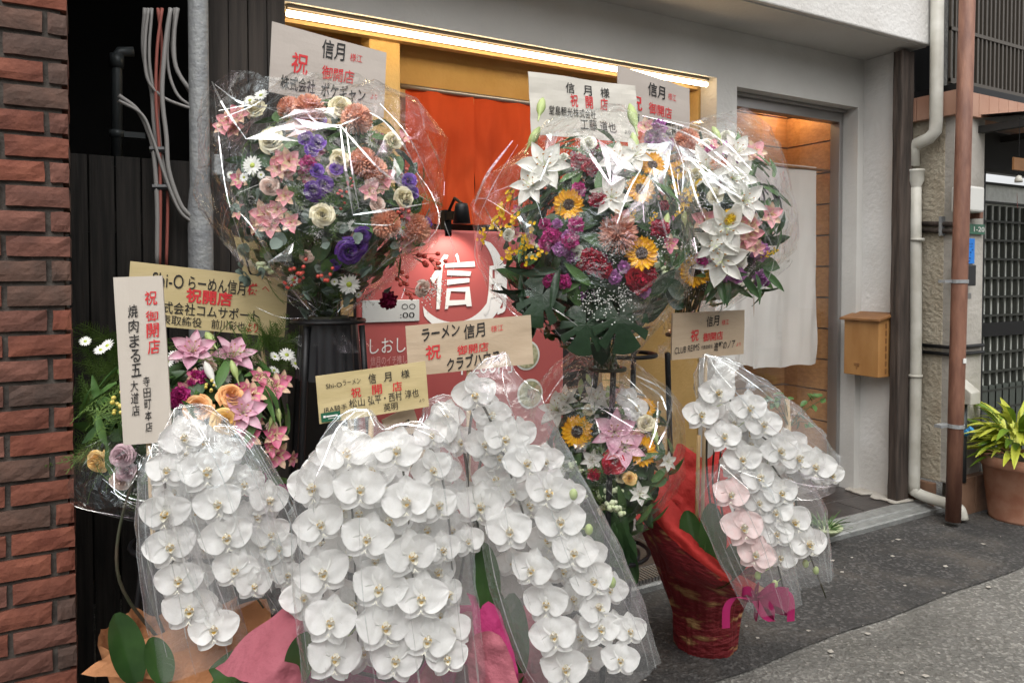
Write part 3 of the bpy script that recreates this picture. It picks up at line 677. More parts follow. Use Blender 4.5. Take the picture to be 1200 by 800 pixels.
mat('leaf_mid', (.05, .115, .03), .45, (.09, .18, .05), 9, .2, 50, tl=.2)
mat('leaf_fern', (.07, .14, .022), .6, (.12, .20, .04), 9, tl=.25)
mat('leaf_euc', (.10, .14, .115), .6, (.15, .195, .165), 9, tl=.1)
mat('leaf_orchid', (.016, .045, .012), .27, (.04, .095, .022), 6, .15, 30, spec=.5)
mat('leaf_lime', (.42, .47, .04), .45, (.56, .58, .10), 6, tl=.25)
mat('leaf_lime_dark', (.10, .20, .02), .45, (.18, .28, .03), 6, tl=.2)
mat('stem_green', (.045, .08, .02), .5)
mat('stem_dark', (.035, .04, .022), .5, (.06, .045, .03), 20)
mat('bud_green', (.30, .40, .12), .5, (.45, .52, .24), 20, tl=.1)

def petal(mb, ang, L, W, p=1.0, q=.6, cup=.2, curl=0, tilt=0, r0=0, z0=0, crease=0, wav=0, nl=6, nw=3, m=0, seed=0, ruf=0):
    rows = []
    for i in range(nl + 1):
        s = i / nl; w = W * max(S(PI * min(max(s, .03), .992) ** p), 0) ** q; r = []
        for j in range(-nw, nw + 1):
            t = j / nw; x = t * w; y = s * L
            z = cup * W * t * t + curl * L * s * s - crease * W * (1 - abs(t)) * S(PI * s) + wav * L * noise.noise((s * 3 + seed, t * 1.6, seed * 1.7)) + ruf * W * S(j * 2.4 + seed) * s * s
            y, z = r0 + y * Cc(tilt) - z * S(tilt), z0 + y * S(tilt) + z * Cc(tilt)
            r.append((x * Cc(ang) + y * S(ang), -x * S(ang) + y * Cc(ang), z))
        rows.append(r)
    return mb.grid(rows, m)

def f_orchid(k):
    a = MB(); rn = random.Random(k); w = .10
    petal(a, rn.uniform(-.08, .08), .058, .0235, .80, .55, .35, -.16, .10, .002, -.004, crease=.14, wav=w, nl=8, nw=4, seed=k)
    for sgn in (1, -1):
        petal(a, sgn * (2.45 + rn.uniform(-.1, .1)), .054, .0225, .80, .55, .35, -.20, .02, .002, -.006, crease=.14, wav=w, nl=8, nw=4, seed=k + 3 * sgn)
        petal(a, sgn * (1.30 + rn.uniform(-.09, .09)), .060, .0385, .66, .46, .10, -.30 + rn.uniform(-.1, .06), .26 + rn.uniform(-.06, .1), .001, .0015, crease=.15, wav=w, nl=10, nw=6, seed=k + 5 * sgn, ruf=.015)
    lip = MB()
    petal(lip, PI, .028, .010, .8, .7, .6, .45, .62, .001, .004, nl=6, nw=3, m=1, seed=k)
    for sgn in (1, -1):
        petal(lip, PI - sgn * .75, .021, .0095, .8, .55, 1.3, .6, .95, .001, .004, nl=6, nw=3, m=1, seed=k + sgn)
        petal(lip, PI - sgn * .55, .019, .0078, .8, .55, 1.2, .6, 1.05, .001, .006, nl=4, nw=2, m=0, seed=k + sgn)
        lip.tube([(0, -.024, .022), (sgn * .004, -.031, .027), (sgn * .009, -.030, .032)], [.0012, .0008, .0003], 5, 1)
    lip.ball((0, -.007, .012), .0050, 0, 7, 5, (1, 1.4, 1)); lip.ball((0, .003, .011), .0058, 1, 8, 6, (.85, 1.1, 1.5))
    return {'': (a, ['orchid_white']), 'flower_lip': (lip, ['lip_yellow', 'lip_white'])}
def f_sun(k):
    a = MB(); rn = random.Random(k)
    for l in range(2):
        n = 17
        for i in range(n): petal(a, 2 * PI * (i + .5 * l) / n + rn.uniform(-.07, .07), .034 * rn.uniform(.9, 1.08), .0085, .9, .8, .4, -.25 * rn.random(), .16 + .22 * l + rn.uniform(-.1, .1), .018, .002 + .003 * l, crease=.3, wav=.08, nl=4, nw=2, seed=i + k)
    d = MB(); rows = []
    for i in range(9):
        r = .0235 * (1 - i / 8) + 1e-4; z = .004 + .008 * (1 - (1 - i / 8) ** 2) - (.004 if i > 5 else 0)
        rows.append([(r * Cc(2 * PI * j / 22), r * S(2 * PI * j / 22), z + .0012 * rn.uniform(-1, 1)) for j in range(22)])
    d.grid(rows, 0, True)
    return {'': (a, ['sun_yellow']), 'flower_disc': (d, ['sun_disc'])}
def f_lily(k, m='lily_white', dbl=False):
    a = MB(); rn = random.Random(k)
    for i in range(6): petal(a, PI / 3 * i + rn.uniform(-.08, .08), .080, .027 if i % 2 else .020, .92, .72, .35, -.46 + rn.uniform(-.1, .1), .72 - .05 * (i % 2), .004, 0, crease=.25, wav=.05, nl=9, nw=3, seed=i + k, ruf=.05)
    if dbl:
        for i in range(6): petal(a, PI / 3 * (i + .5), .058, .014, .95, .8, .35, -.3, .95, .004, .004, crease=.2, wav=.06, nl=6, nw=2, seed=i + k + 9)
    st = MB()
    for i in range(6):
        g = PI / 3 * (i + .4); st.tube([(0, 0, 0), (.010 * S(g), .010 * Cc(g), .03), (.022 * S(g), .022 * Cc(g), .05)], .0009, 4, 1)
        st.ball((.022 * S(g), .022 * Cc(g), .051), .003, 0, 5, 4, (1.6, .8, .6))
    st.tube([(0, 0, 0), (.002, -.008, .06)], .0014, 5, 1)
    return {'': (a, [m]), 'stamens': (st, ['stamen', 'filament'])}
def f_rose(k, m, n=6, open_=1.0):
    """cupped petals set round one another in a spiral, the outer ones opening at the rim"""
    a = MB(); rn = random.Random(k)
    for l in range(n):
        f = l / (n - 1); c = (2, 3, 3, 4, 5, 5)[l]; RR = .0035 + .0225 * f ** .9 * (.75 + .25 * open_); H = .031 - .016 * f * open_
        for i in range(c):
            th0 = 2 * PI * (i + .41 * l) / c + rn.uniform(-.2, .2); half = PI / c * 1.5; rows = []; k0 = rn.uniform(0, 50); dr = rn.uniform(-.10, .14); hh = H * rn.uniform(.9, 1.06)
            for a_ in range(8):
                s_ = a_ / 7; row = []
                for b_ in range(-5, 6):
                    t = b_ / 5; th = th0 + t * half * min(1, .25 + s_ * 1.4)
                    rim = 1 - .30 * abs(t) ** 2.4
                    r = RR * (.30 + .70 * s_ ** .6 + dr) * (1 + .16 * t) + .010 * f * open_ * max(0, s_ - .6) * (1 - abs(t) * .5)
                    z = hh * s_ * rim - .010 * f * open_ * max(0, s_ - .75) ** 1.3 * 4 * (1 + .6 * noise.noise((t * 2, k0, 3))) - .008 * f
                    w = .0026 * noise.noise((t * 2.1 + k0, s_ * 2.4, k0))
                    row.append((r * Cc(th) + w, r * S(th) + w, z + w))
                rows.append(row)
            a.grid(rows)
    return {'': (a, [m])}
def f_carn(k, m, n=5, c=9):
    a = MB(); rn = random.Random(k)
    for l in range(n):
        f = l / (n - 1)
        for i in range(c): petal(a, 2 * PI * (i + .5 * l) / c + rn.uniform(-.2, .2), .023 * rn.uniform(.85, 1.1), .012, .5, .5, .2, -.3 * f, 1.35 - 1.15 * f + rn.uniform(-.12, .12), .001, -.002 - .003 * f, wav=.18, nl=4, nw=3, seed=i * 3 + l + k, ruf=.16)
    return {'': (a, [m])}
def f_pom(k, m, n=130, L=.011, W=.0045):
    a = MB(); rn = random.Random(k)
    for i in range(n):
        z = 1 - 1.45 * (i + .5) / n; r = math.sqrt(max(0, 1 - z * z)); g = i * 2.39996
        d = Vector((r * Cc(g), r * S(g), z)); M = frame(d * .017, (d + Vector((rn.uniform(-.2, .2), rn.uniform(-.2, .2), .1))), g) @ Matrix.Rotation(R(62), 4, 'X')
        q = MB(); petal(q, 0, L, W, .8, .6, .6, .4, 0, nl=3, nw=1, seed=i); a.join(q, M)
    a.ball((0, 0, 0), .0175, 0, 10, 7)
    return {'': (a, [m])}
def f_alst(k, m='alst_pink'):
    a = MB(); rn = random.Random(k)
    for i in range(6): petal(a, PI / 3 * i + rn.uniform(-.1, .1), .036 * rn.uniform(.9, 1.08), .0148 if i % 2 else .0108, .62 if i % 2 else .72, .5, .3, -.30, .62 + rn.uniform(-.1, .1), .002, 0, crease=.15, wav=.07, nl=6, nw=2, m=0 if i % 2 else 1, seed=i + k)
    st = MB()
    for i in range(5): st.tube([(0, 0, .002), (.004 * S(i * 1.3), .004 * Cc(i * 1.3), .022)], .0006, 4)
    return {'': (a, [m, 'alst_inner']), 'stamens': (st, ['stamen'])}
def f_daisy(k):
    a = MB(); rn = random.Random(k); n = 18
    for i in range(n): petal(a, 2 * PI * i / n + rn.uniform(-.06, .06), .019, .0036, .6, .55, .4, -.1, .15 + rn.uniform(-.1, .15), .004, 0, nl=4, nw=1, seed=i)
    c = MB(); c.ball((0, 0, .001), .006, 0, 9, 6, (1, 1, .6))
    return {'': (a, ['daisy_white']), 'flower_disc': (c, ['daisy_green'])}
def f_berries(k, m='berry_red'):
    a = MB(); rn = random.Random(k)
    for i in range(6):
        p = Vector((rn.uniform(-.022, .022), rn.uniform(-.022, .022), rn.uniform(0, .022))); a.ball(p, .0062 * rn.uniform(.85, 1.1), 0, 9, 7, (1, 1, 1.2)); a.tube([p, (p.x * .3, p.y * .3, -.03)], .0009, 4, 1)
    return {'': (a, [m, 'stem_green'])}
def f_gyp(k):
    a = MB(); rn = random.Random(k)
    for i in range(60):
        p = Vector((rn.gauss(0, .026), rn.gauss(0, .026), rn.uniform(-.01, .025))); a.ball(p, rn.uniform(.0016, .0032), 0, 5, 3)
        if i % 3 == 0: a.tube([p, (p.x * .2, p.y * .2, -.03)], .0004, 3, 1, caps=False)
    return {'': (a, ['gyp_white', 'stem_green'])}
def f_oncid(k):
    a = MB(); rn = random.Random(k)
    for i in range(18):
        t = i / 17; p = Vector((.05 * (t - .5) + rn.uniform(-.016, .016), .085 * (t - .5) + rn.uniform(-.012, .012), rn.uniform(0, .02) + .015 * S(t * PI)))
        q = MB()
        for j, g in enumerate((PI, PI * .72, PI * 1.28, .2, -.9)): petal(q, g + rn.uniform(-.3, .3), .009 if j < 3 else .005, .0056 if j < 3 else .002, .6, .5, .2, 0, .3, nl=3, nw=1, seed=i + j)
        a.join(q, frame(p, (rn.uniform(-.5, .5), rn.uniform(-.5, .5), 1), rn.uniform(-.6, .6)))
    a.tube([(-.04, -.075, -.02), (-.01, -.02, .008), (.026, .045, .01)], .0011, 5, 1)
    return {'': (a, ['oncid_yellow', 'stem_green'])}
def f_bud(k, m='bud_green', L=.06, W=.011):
    a = MB(); a.lathe([(.0015, -.02), (.003, 0), (W * .8, L * .25), (W, L * .5), (W * .75, L * .78), (W * .2, L * .98), (.0002, L)], 9)
    a.v = [Vector((q.x, q.z, q.y)) for q in a.v]
    a.f = [f[::-1] for f in a.f]
    return {'': (a, [m])}
def f_kale(k):
    a = MB(); rn = random.Random(k)
    for i in range(7):
        p = (rn.uniform(-.025, .025), rn.uniform(-.02, .02), rn.uniform(0, .015)); a.ball(p, .009, 0, 8, 6, (1, 1, .8))
        a.ball((p[0] + .007, p[1] + .005, p[2] + .003), .006, 0, 7, 5)
    return {'': (a, ['green_white'])}

KINDS = {  # key: (name, builder, variants)
 'orchid': ('orchid_flower', f_orchid, 5), 'sun': ('sunflower', f_sun, 3), 'lilyw': ('lily_flower', f_lily, 3),
 'lilyp': ('lily_flower', lambda k: f_lily(k, 'lily_pink', True), 2), 'lilys': ('lily_flower', lambda k: f_lily(k, 'lily_pink'), 2),
 'rcream': ('rose_flower', lambda k: f_rose(k, 'rose_cream'), 2), 'rblush': ('rose_flower', lambda k: f_rose(k, 'rose_blush'), 2), 'rpeach': ('rose_flower', lambda k: f_rose(k, 'rose_peach'), 2),
 'rapri': ('rose_flower', lambda k: f_rose(k, 'rose_apricot'), 2), 'rred': ('rose_flower', lambda k: f_rose(k, 'rose_red'), 1), 'rwhite': ('rose_flower', lambda k: f_rose(k, 'rose_white'), 2), 'rmauve': ('rose_flower', lambda k: f_rose(k, 'rose_mauve'), 2),
 'cmag': ('carnation_flower', lambda k: f_carn(k, 'carn_magenta'), 2), 'cvio': ('carnation_flower', lambda k: f_carn(k, 'carn_violet'), 2), 'cdark': ('carnation_flower', lambda k: f_carn(k, 'carn_dark'), 1), 'ccrim': ('carnation_flower', lambda k: f_carn(k, 'carn_crimson'), 1),
 'ppeach': ('pompon_dahlia', lambda k: f_pom(k, 'pom_peach'), 2), 'prust': ('chrysanthemum_flower', lambda k: f_pom(k, 'pom_rust', 110, .022, .0036), 1), 'pyel': ('billy_button_flower', lambda k: f_pom(k, 'pom_yellow', 170, .004, .003), 1),
 'liz': ('lisianthus_flower', lambda k: f_rose(k, 'liz_purple', 5, .8), 2), 'lizd': ('lisianthus_flower', lambda k: f_rose(k, 'liz_dark', 5, 1.2), 1),
 'alst': ('alstroemeria_flower', f_alst, 3), 'alsr': ('alstroemeria_flower', lambda k: f_alst(k, 'alst_rose'), 2),
 'daisy': ('daisy_flower', f_daisy, 2), 'berry': ('berry_sprig', f_berries, 3), 'yberry': ('berry_sprig', lambda k: f_berries(k, 'berry_yellow'), 1), 'gyp': ('gypsophila_sprig', f_gyp, 3), 'onc': ('oncidium_spray', f_oncid, 3),
 'bud': ('lily_bud', f_bud, 1), 'budw': ('lily_bud', lambda k: f_bud(k, 'lily_white'), 1), 'kale': ('green_sedum', f_kale, 1)}
TPL = {}
def template(kind, var, blush=False):
    key = (kind, var, blush)
    if key not in TPL:
        name, fn, n = KINDS[kind]; d = {}
        for part, (mb, ms) in fn(var * 17 + 3).items():
            ms = ['orchid_blush' if (blush and q == 'orchid_white') else q for q in ms]
            d[part] = mb.mesh(part or name, [MATS[q] for q in ms])
        TPL[key] = d
    return TPL[key]
def flower(parent, kind, pos, facing, roll=0, size=1, blush=False, label=None):
    name, fn, n = KINDS[kind]; d = template(kind, random.randrange(n), blush)
    M = frame(Vector(pos) - AT[parent.name], facing, roll, size)
    o = bpy.data.objects.new(name, d['']); COL.objects.link(o); o.parent = parent; o.matrix_local = M
    for part, me in d.items():
        if part: c = bpy.data.objects.new(part, me); COL.objects.link(c); c.parent = o
    if label: o['label'] = label
    return o

# --- leaves
def leaf_into(mb, base, d, nrm, L, W, m=0, p=.8, q=.7, curl=-.3, crease=.3, nl=5, nw=2, wav=.04):
    k = MB(); petal(k, 0, L, W, p, q, .1, curl, 0, crease=crease, nl=nl, nw=nw, wav=wav, seed=random.uniform(0, 50))
    y = Vector(d).normalized(); z = Vector(nrm); z = z - y * z.dot(y)
    if z.length < .05: z = y.orthogonal()
    z.normalize(); x = y.cross(z)
    M = Matrix.Translation(base) @ Matrix((x, y, z)).transposed().to_4x4(); mb.join(k, M, m)
def frond_into(mb, base, d, nrm, L, m=0, pairs=11, dens=1):
    """feathery sprig: a bent rib, side sprigs, and fine scale leaves along them"""
    y = Vector(d).normalized(); z = Vector(nrm); z = z - y * z.dot(y); z = (z if z.length > .05 else y.orthogonal()).normalized(); x = y.cross(z)
    bend = random.uniform(-.25, .25)
    def C(t): return base + y * (L * t) - z * (L * .3 * t * t) + x * (L * bend * t * t)
    mb.tube([C(t) for t in (0, .35, .7, 1)], .0009, 3, m, False)
    for i in range(pairs):
        t = .1 + .9 * i / pairs; c = C(t); l = (L * .34 * (1.08 - t) + .006) * random.uniform(.75, 1.2)
        for sg in (1, -1):
            u = (x * sg + y * random.uniform(.6, 1.1) - z * random.uniform(0, .5)).normalized(); e = c + u * l; w = (y - x * sg * .4).normalized() * .0011
            mb.add([c - w, c + w, e], [(0, 1, 2)], m)
            k = 4 if dens > 1 else 2
            for q in range(k):
                h = c + u * l * (q + .7) / k; s2 = (u + (y * .7 + z * random.uniform(-.4, .4)) * (1 if q % 2 else -.7)).normalized(); ll = l * .34 * (1.15 - q / k); ww = u * .0013
                mb.add([h - ww, h + ww, h + s2 * ll], [(0, 1, 2)], m)
def monstera_into(mb, base, d, nrm, L, m=0):
    """heart shaped leaf with deep finger cuts"""
    y = Vector(d).normalized(); z = Vector(nrm); z = (z - y * z.dot(y)).normalized(); x = y.cross(z)
    def P(u, v): return base + x * u * L + y * v * L + z * (-.35 * L * u * u - .18 * L * v * v + .05 * L * abs(u))
    cuts = (33, 63, 93)
    for sg in (1, -1):
        ray_ = []
        for a in range(0, 166, 3):
            g = R(a); r = (.70 + .12 * Cc(g)) * (1 - .10 * (a > 140)); f = 1.0
            for c in cuts:
                if abs(a - c) <= 3: f = .48
            ray_.append([(sg * S(g) * r * f * q * .92, .32 + Cc(g) * r * f * q) for q in (0, .35, .7, 1)])
        mb.grid([[P(u, v) for u, v in r] for r in ray_], m)

# --- clear wrapping
def crumple(p, seed, a=.06, f=3.0):
    q = Vector(p) * f + Vector((seed * 3.7, seed * 1.3, seed * 2.1))
    return a * (abs(noise.noise(q)) * 1.6 - .45) + a * .45 * (abs(noise.noise(q * 2.3 + Vector((5, 1, 2)))) * 1.6 - .4)
SKYUP = Vector((-.1, -.25, 1)).normalized()
def strip_into(mb, pts, w, lift=.0, tilt=.6):
    """a narrow ridge where the film is folded on itself; its upper side leans to the sky"""
    pts = [Vector(p) for p in pts]; n = len(pts); rows = []
    for i, p in enumerate(pts):
        d = (pts[min(i + 1, n - 1)] - pts[max(i - 1, 0)]).normalized(); nn = ((EYE - p).normalized() + SKYUP * tilt).normalized()
        sd = d.cross(nn).normalized(); q = w * (.25 + .75 * S(PI * (i + .5) / n)) * random.uniform(.6, 1.2)
        rows.append([p - sd * q, p + sd * q])
    return mb.grid(rows)
class Film:
    """a sheet of film folded round an ellipsoid of flowers (axes: camera right, depth, up) and gathered at the neck below; peaks = [(direction, height)] are pulled out corners"""
    def __init__(s, parent, C, ra, rb, rc, neck, seed, peaks=(), n=22, amp=.03, skirt=None, NS=15, NT=26, low_=.45):
        s.p, s.C, s.r, s.seed = parent, Vector(C), (ra, rb, rc), seed
        planes = [(nv, h) for nv, h in gem(seed, n)]; rn = random.Random(seed); rows = []
        A, B_, Z = RT, Vector((FW.x, FW.y, 0)).normalized(), Vector((0, 0, 1)); s.rows = rows
        for i in range(NS + 1):
            t = i / NS; row = []
            for j in range(NT):
                th = PI * (1 - t * .99) + rn.uniform(-.09, .09) * (0 < i < NS); g = 2 * PI * (j + .5 * (i % 2)) / NT + rn.uniform(-.09, .09); d = Vector((S(th) * Cc(g), S(th) * S(g), Cc(th)))
                r = min(min([h / d.dot(nv) for nv, h in planes if d.dot(nv) > .12] + [1.2]), 1.2) + crumple(d, seed, amp, 2.6) + rn.uniform(-.02, .02)
                for pd, ph in peaks:
                    k = d.dot(Vector(pd).normalized())
                    if k > .90: r += ph * ((k - .90) / .10) ** 2
                p = s.C + A * (d.x * r * ra) + B_ * (d.y * r * rb) + Z * (d.z * r * rc)
                low = max(0, (-low_ - d.z) / (1 - low_))
                if low > 0:
                    q = Vector(neck) + (A * Cc(g) + B_ * S(g)) * .05 * (1 + .4 * S(g * 7 + seed)) + Z * (.10 * (1 - low))
                    low = low ** .6; p = p * (1 - low) + q * low
                row.append(p)
            rows.append(row)
        if skirt:
            for k, (rad, dz) in enumerate(((.06, -.03), (.11, -.08), (.16, -.12))):
                rows.insert(0, [Vector(neck) + (A * Cc(2 * PI * j / NT) + B_ * S(2 * PI * j / NT)) * rad * skirt * (1 + .5 * rn.uniform(-1, 1)) + Z * (dz * skirt + .03 * rn.uniform(-1, 1)) for j in range(NT)])
        mb = MB(); NTT = NT
        for i in range(len(rows) - 1):
            for j in range(NTT):
                k = (j + 1) % NTT; a, b, c, d = rows[i][j], rows[i][k], rows[i + 1][k], rows[i + 1][j]
                mb.add([a, b, c, d], [(0, 1, 2), (0, 2, 3)] if (i + j) % 2 else [(0, 1, 3), (1, 2, 3)])
        s.o = mb.build('cellophane', MATS['cellophane'], parent)
        s.folds = MB(); s.flaps = MB()
        for k in range(26):                              # fold ridges running over the whole sheet
            i, j = rn.randrange(2, NS - 1), rn.randrange(NT); pts = []
            di, dj = rn.choice(((1, 0), (1, 1), (1, -1), (0, 1), (-1, 1)))
            for q in range(rn.randrange(2, 5)):
                if 0 <= i < len(rows): pts.append(rows[i][j % NT])
                i += di; j += dj
            if len(pts) > 1: strip_into(s.folds, spline(pts, 3), rn.uniform(.0004, .0012))
        ph = 1 + 3 * bool(skirt)
        for k in range(0, NT, 2):                        # gathers that run up from the tie
            strip_into(s.folds, [rows[min(ph - 1 + q, len(rows) - 1)][(k + q // 3) % NT] for q in range(rn.randrange(4, 8))], rn.uniform(.0006, .0014))
        tie = MB(); tie.tube([Vector(neck) + (A * Cc(2 * PI * k / 16) + B_ * S(2 * PI * k / 16)) * .052 for k in range(17)], .006, 6, caps=False); tie.build('tie', MATS['stem_dark'], s.o, smooth=True)
    def hit(s, u, v): return ell_hit(s.C, *s.r, u, v)[0]
    def fold(s, px, w=.002):
        strip_into(s.folds, spline([s.hit(u, v) - Vector((0, .004, 0)) for u, v in px], 5), w)
    def flap(s, px, tilt=.6, side=0):
        """a turned over corner of the sheet, tipped towards the sky"""
        cu, cv = sum(q[0] for q in px) / len(px), sum(q[1] for q in px) / len(px); c = s.hit(cu, cv); n = ((EYE - c).normalized() + SKYUP * tilt + RT * side).normalized()
        P = []
        for u, v in px: r = ray(u, v); P.append(EYE + r * ((c - EYE).dot(n) / r.dot(n)))
        P2 = []
        for k in range(len(P)):
            a, b = P[k], P[(k + 1) % len(P)]; P2 += [a, (a + b) / 2 + (c - (a + b) / 2) * random.uniform(.02, .12)]
        m = sum(P2, Vector()) / len(P2) + n * .006
        P3 = [(m + q) / 2 + n * random.uniform(-.006, .008) + (q - m).cross(n) * random.uniform(-.12, .12) for q in P2]; k = len(P2)
        s.flaps.add([m] + P3 + P2, [(0, i + 1, (i + 1) % k + 1) for i in range(k)] + [f for i in range(k) for f in ((i + 1, i + 1 + k, (i + 1) % k + 1), ((i + 1) % k + 1, i + 1 + k, (i + 1) % k + 1 + k))])
    def done(s):
        if s.folds.v: s.folds.build('film_creases', MATS['film_fold'], s.o)
        if s.flaps.v: s.flaps.build('film_flaps', MATS['film_flap'], s.o)
def gem(seed, n=26, lo=.97, hi=1.12):
    rn = random.Random(seed); return [(Vector((rn.gauss(0, 1), rn.gauss(0, 1), rn.gauss(0, 1))).normalized(), rn.uniform(lo, hi)) for _ in range(n)]
def sleeve(parent, path, seed, depth=.5, mname='sleeve', amp=.05, creases=16):
    """flat clear sleeve round a flower spray. path = [(u, v, halfwidth px, distance)] from the tip down"""
    rows = []; NT = 22; rn = random.Random(seed); n = 5
    P = [(at(u, v, d), w / FPX * d) for u, v, w, d in path]
    pts = spline([p for p, w in P], n); W = []
    for i in range(len(P) - 1):
        for k in range(n): t = k / n; W.append(P[i][1] * (1 - t) + P[i + 1][1] * t)
    W.append(P[-1][1])
    for i, p in enumerate(pts):
        d = (pts[min(i + 1, len(pts) - 1)] - pts[max(i - 1, 0)]).normalized()
        f = (p - EYE).normalized(); x = d.cross(f).normalized(); y = x.cross(d).normalized(); row = []
        for j in range(NT):
            g = 2 * PI * j / NT; c, s = Cc(g), S(g)
            e = 1 + crumple((c * .8, s * .8, i * .16), seed, amp, 2.2)
            dp = min(W[i] * depth, .07)
            row.append(p + x * math.copysign(abs(c) ** .75, c) * W[i] * (1 + .3 * (e - 1)) + y * math.copysign(abs(s) ** .9, s) * dp * e + Vector([rn.uniform(-1, 1) for _ in range(3)]) * .0035)
        rows.append(row)
    mb = MB(); mb.grid(rows, 0, True)
    o = mb.build('clear_sleeve', MATS[mname], parent, smooth=True)
    fo = MB(); L = len(rows)
    front = [j for j in range(NT) if (rows[L // 2][j] - EYE).length < (pts[L // 2] - EYE).length]
    for j in (0, NT // 2): strip_into(fo, [r[j] for r in rows], .0008)
    for k in range(creases):
        i, j = rn.randrange(0, max(1, L - 6)), rn.choice(front); q = []
        for z in range(rn.randrange(8, 16)):
            if i < L: q.append(rows[i][j % NT] + (EYE - rows[i][j % NT]).normalized() * .002)
            i += 1
        if len(q) > 5: strip_into(fo, spline(q[::3] + q[-1:], 4), rn.uniform(.0005, .0015))
    top = [rows[min(3, L - 1)][j] for j in front[::3]]
    for q in top: strip_into(fo, [rows[0][0] * .5 + rows[0][NT // 2] * .5, q], .0006)
    fo.build('sleeve_creases', MATS['film_fold'], o)
    return o
mat('ribbon', (.24, .008, .065), .4, (.32, .014, .10), 6)
MATS['cellophane'] = film('cellophane', .028, .40, .008, .03, .7, 24, power=3.0)
MATS['sleeve'] = film('sleeve', .055, .32, .065, .08, .5, 18, power=2.8)
MATS['film_fold'] = film('film_fold', .36, .3, .16, .12, .1, 40, power=2)
MATS['film_flap'] = film('film_flap', .20, .3, .10, .06, .12, 10, power=2, tint=(.95, .96, 1))
# ================================================================== ARRANGEMENTS
CAMXY = Vector((FW.x, FW.y, 0)).normalized()
def ell_hit(C, ra, rb, rc, u, v, push=0):
    """where the line of sight first meets the dome of flowers; the dome's own point nearest to it if it passes by"""
    r = ray(u, v).normalized()
    def loc(q): return Vector((q.dot(RT) / ra, q.dot(CAMXY) / rb, q.z / rc))
    o, d = loc(EYE - C), loc(r); a, b, c = d.dot(d), 2 * o.dot(d), o.dot(o) - 1
    disc = b * b - 4 * a * c
    t = (-b - math.sqrt(disc)) / (2 * a) if disc > 0 else -b / (2 * a)
    p = EYE + r * (t + push); l = loc(p - C)
    n = RT * (l.x / ra) + CAMXY * (l.y / rb) + Vector((0, 0, l.z / rc))
    return p, n.normalized()
class Bouquet:
    def fill(s, n, kinds, box, smin, smax):
        """small filler blooms in the gaps"""
        k = 0
        while k < n:
            u, v = random.uniform(box[0], box[2]), random.uniform(box[1], box[3])
            if ((u - (box[0] + box[2]) / 2) / (box[2] - box[0]) * 2) ** 2 + ((v - (box[1] + box[3]) / 2) / (box[3] - box[1]) * 2) ** 2 > 1: continue
            k += 1; s.put({random.choice(kinds): [(u, v, random.uniform(smin, smax), .035)]})
    def __init__(s, label, u, v, d, pr, pz, depth, group='congratulation flower arrangements in front of the shop', cat='flower arrangement'):
        s.C = at(u, v, d); k = d / FPX; s.ra, s.rc, s.rb = pr * k, pz * k, depth; s.d = d
        s.o = thing('flower_arrangement', s.C - Vector((0, 0, s.rc)), label, cat, group)
    def put(s, lst):
        for kind, spots in lst.items():
            for sp in spots:
                u, v, px = sp[:3]; push = sp[3] if len(sp) > 3 else 0
                p, n = ell_hit(s.C, s.ra, s.rb, s.rc, u, v, push)
                f = (n * .75 + (EYE - p).normalized() * .75 + Vector((random.uniform(-.3, .3), random.uniform(-.2, .2), random.uniform(-.1, .3)))).normalized()
                base = {'sun': .104, 'orchid': .118, 'lilyw': .13, 'lilyp': .14, 'lilys': .14, 'prust': .07, 'onc': .095, 'gyp': .1, 'berry': .055, 'yberry': .055, 'alst': .062, 'alsr': .062, 'daisy': .046, 'pyel': .042, 'ppeach': .05, 'bud': .07, 'budw': .07, 'kale': .06}.get(kind, .072 if kind[0] == 'r' or kind[:3] == 'liz' else .05)
                size = px * (p - EYE).dot(FW) / FPX / base
                if kind in ('bud', 'budw'): roll = random.uniform(-.4, .4)
                elif kind == 'sun' or kind[0] in 'rcp': roll = random.uniform(-3, 3)
                else: roll = random.uniform(-.6, .6)
                flower(s.o, kind, p, f, roll, size)
    def leaves(s, name, n, kind, m, L, W, lo=.55, hi=1.02, zmin=-1, only=None, up=0):
        mb = MB(); k = 0
        while k < n:
            d = Vector((random.gauss(0, 1), random.gauss(0, 1), random.gauss(0, 1))).normalized()
            if d.z < zmin or (only and not only(d)): continue
            k += 1; r = random.uniform(lo, hi)
            p = s.C + RT * d.x * s.ra * r + CAMXY * d.y * s.rb * r + Vector((0, 0, d.z * s.rc * r))
            n_ = (RT * d.x + CAMXY * d.y + Vector((0, 0, d.z + up))).normalized()
            t = (n_.cross(Vector((random.gauss(0, 1), random.gauss(0, 1), random.gauss(0, 1)))) + n_ * random.uniform(.1, .9)).normalized()
            l = L * random.uniform(.7, 1.25)
            if kind == 'leaf': leaf_into(mb, p - t * l * .5, t, n_ + Vector((0, 0, .3)), l, W * random.uniform(.8, 1.2), nl=4, nw=1)
            elif kind == 'round':
                leaf_into(mb, p, t, n_, l * .5, l * .26, p=.7, q=.45, nl=4, nw=2, curl=-.1, crease=.05)
                leaf_into(mb, p + t * l * .25, (t + t.orthogonal() * .8), n_, l * .45, l * .23, p=.7, q=.45, nl=4, nw=2, curl=-.1, crease=.05)
            elif kind == 'fern': frond_into(mb, p - t * l * .5, t, n_, l, pairs=10, dens=2)
        mb.build(name, MATS[m], s.o, smooth=True)
    def stems(s, base, n=26):
        mb = MB()
        for i in range(n):
            a, r = random.uniform(0, 6.28), random.random() ** .5 * .75
            e = s.C + RT * S(a) * r * s.ra + CAMXY * Cc(a) * r * s.rb
            b_ = Vector(base) + Vector((random.uniform(-.03, .03), random.uniform(-.03, .03), 0)); mb.tube([b_, (b_ + e) / 2 + Vector((0, 0, .04)), e], .003, 5)
        mb.build('stems', MATS['stem_green'], s.o, smooth=True)

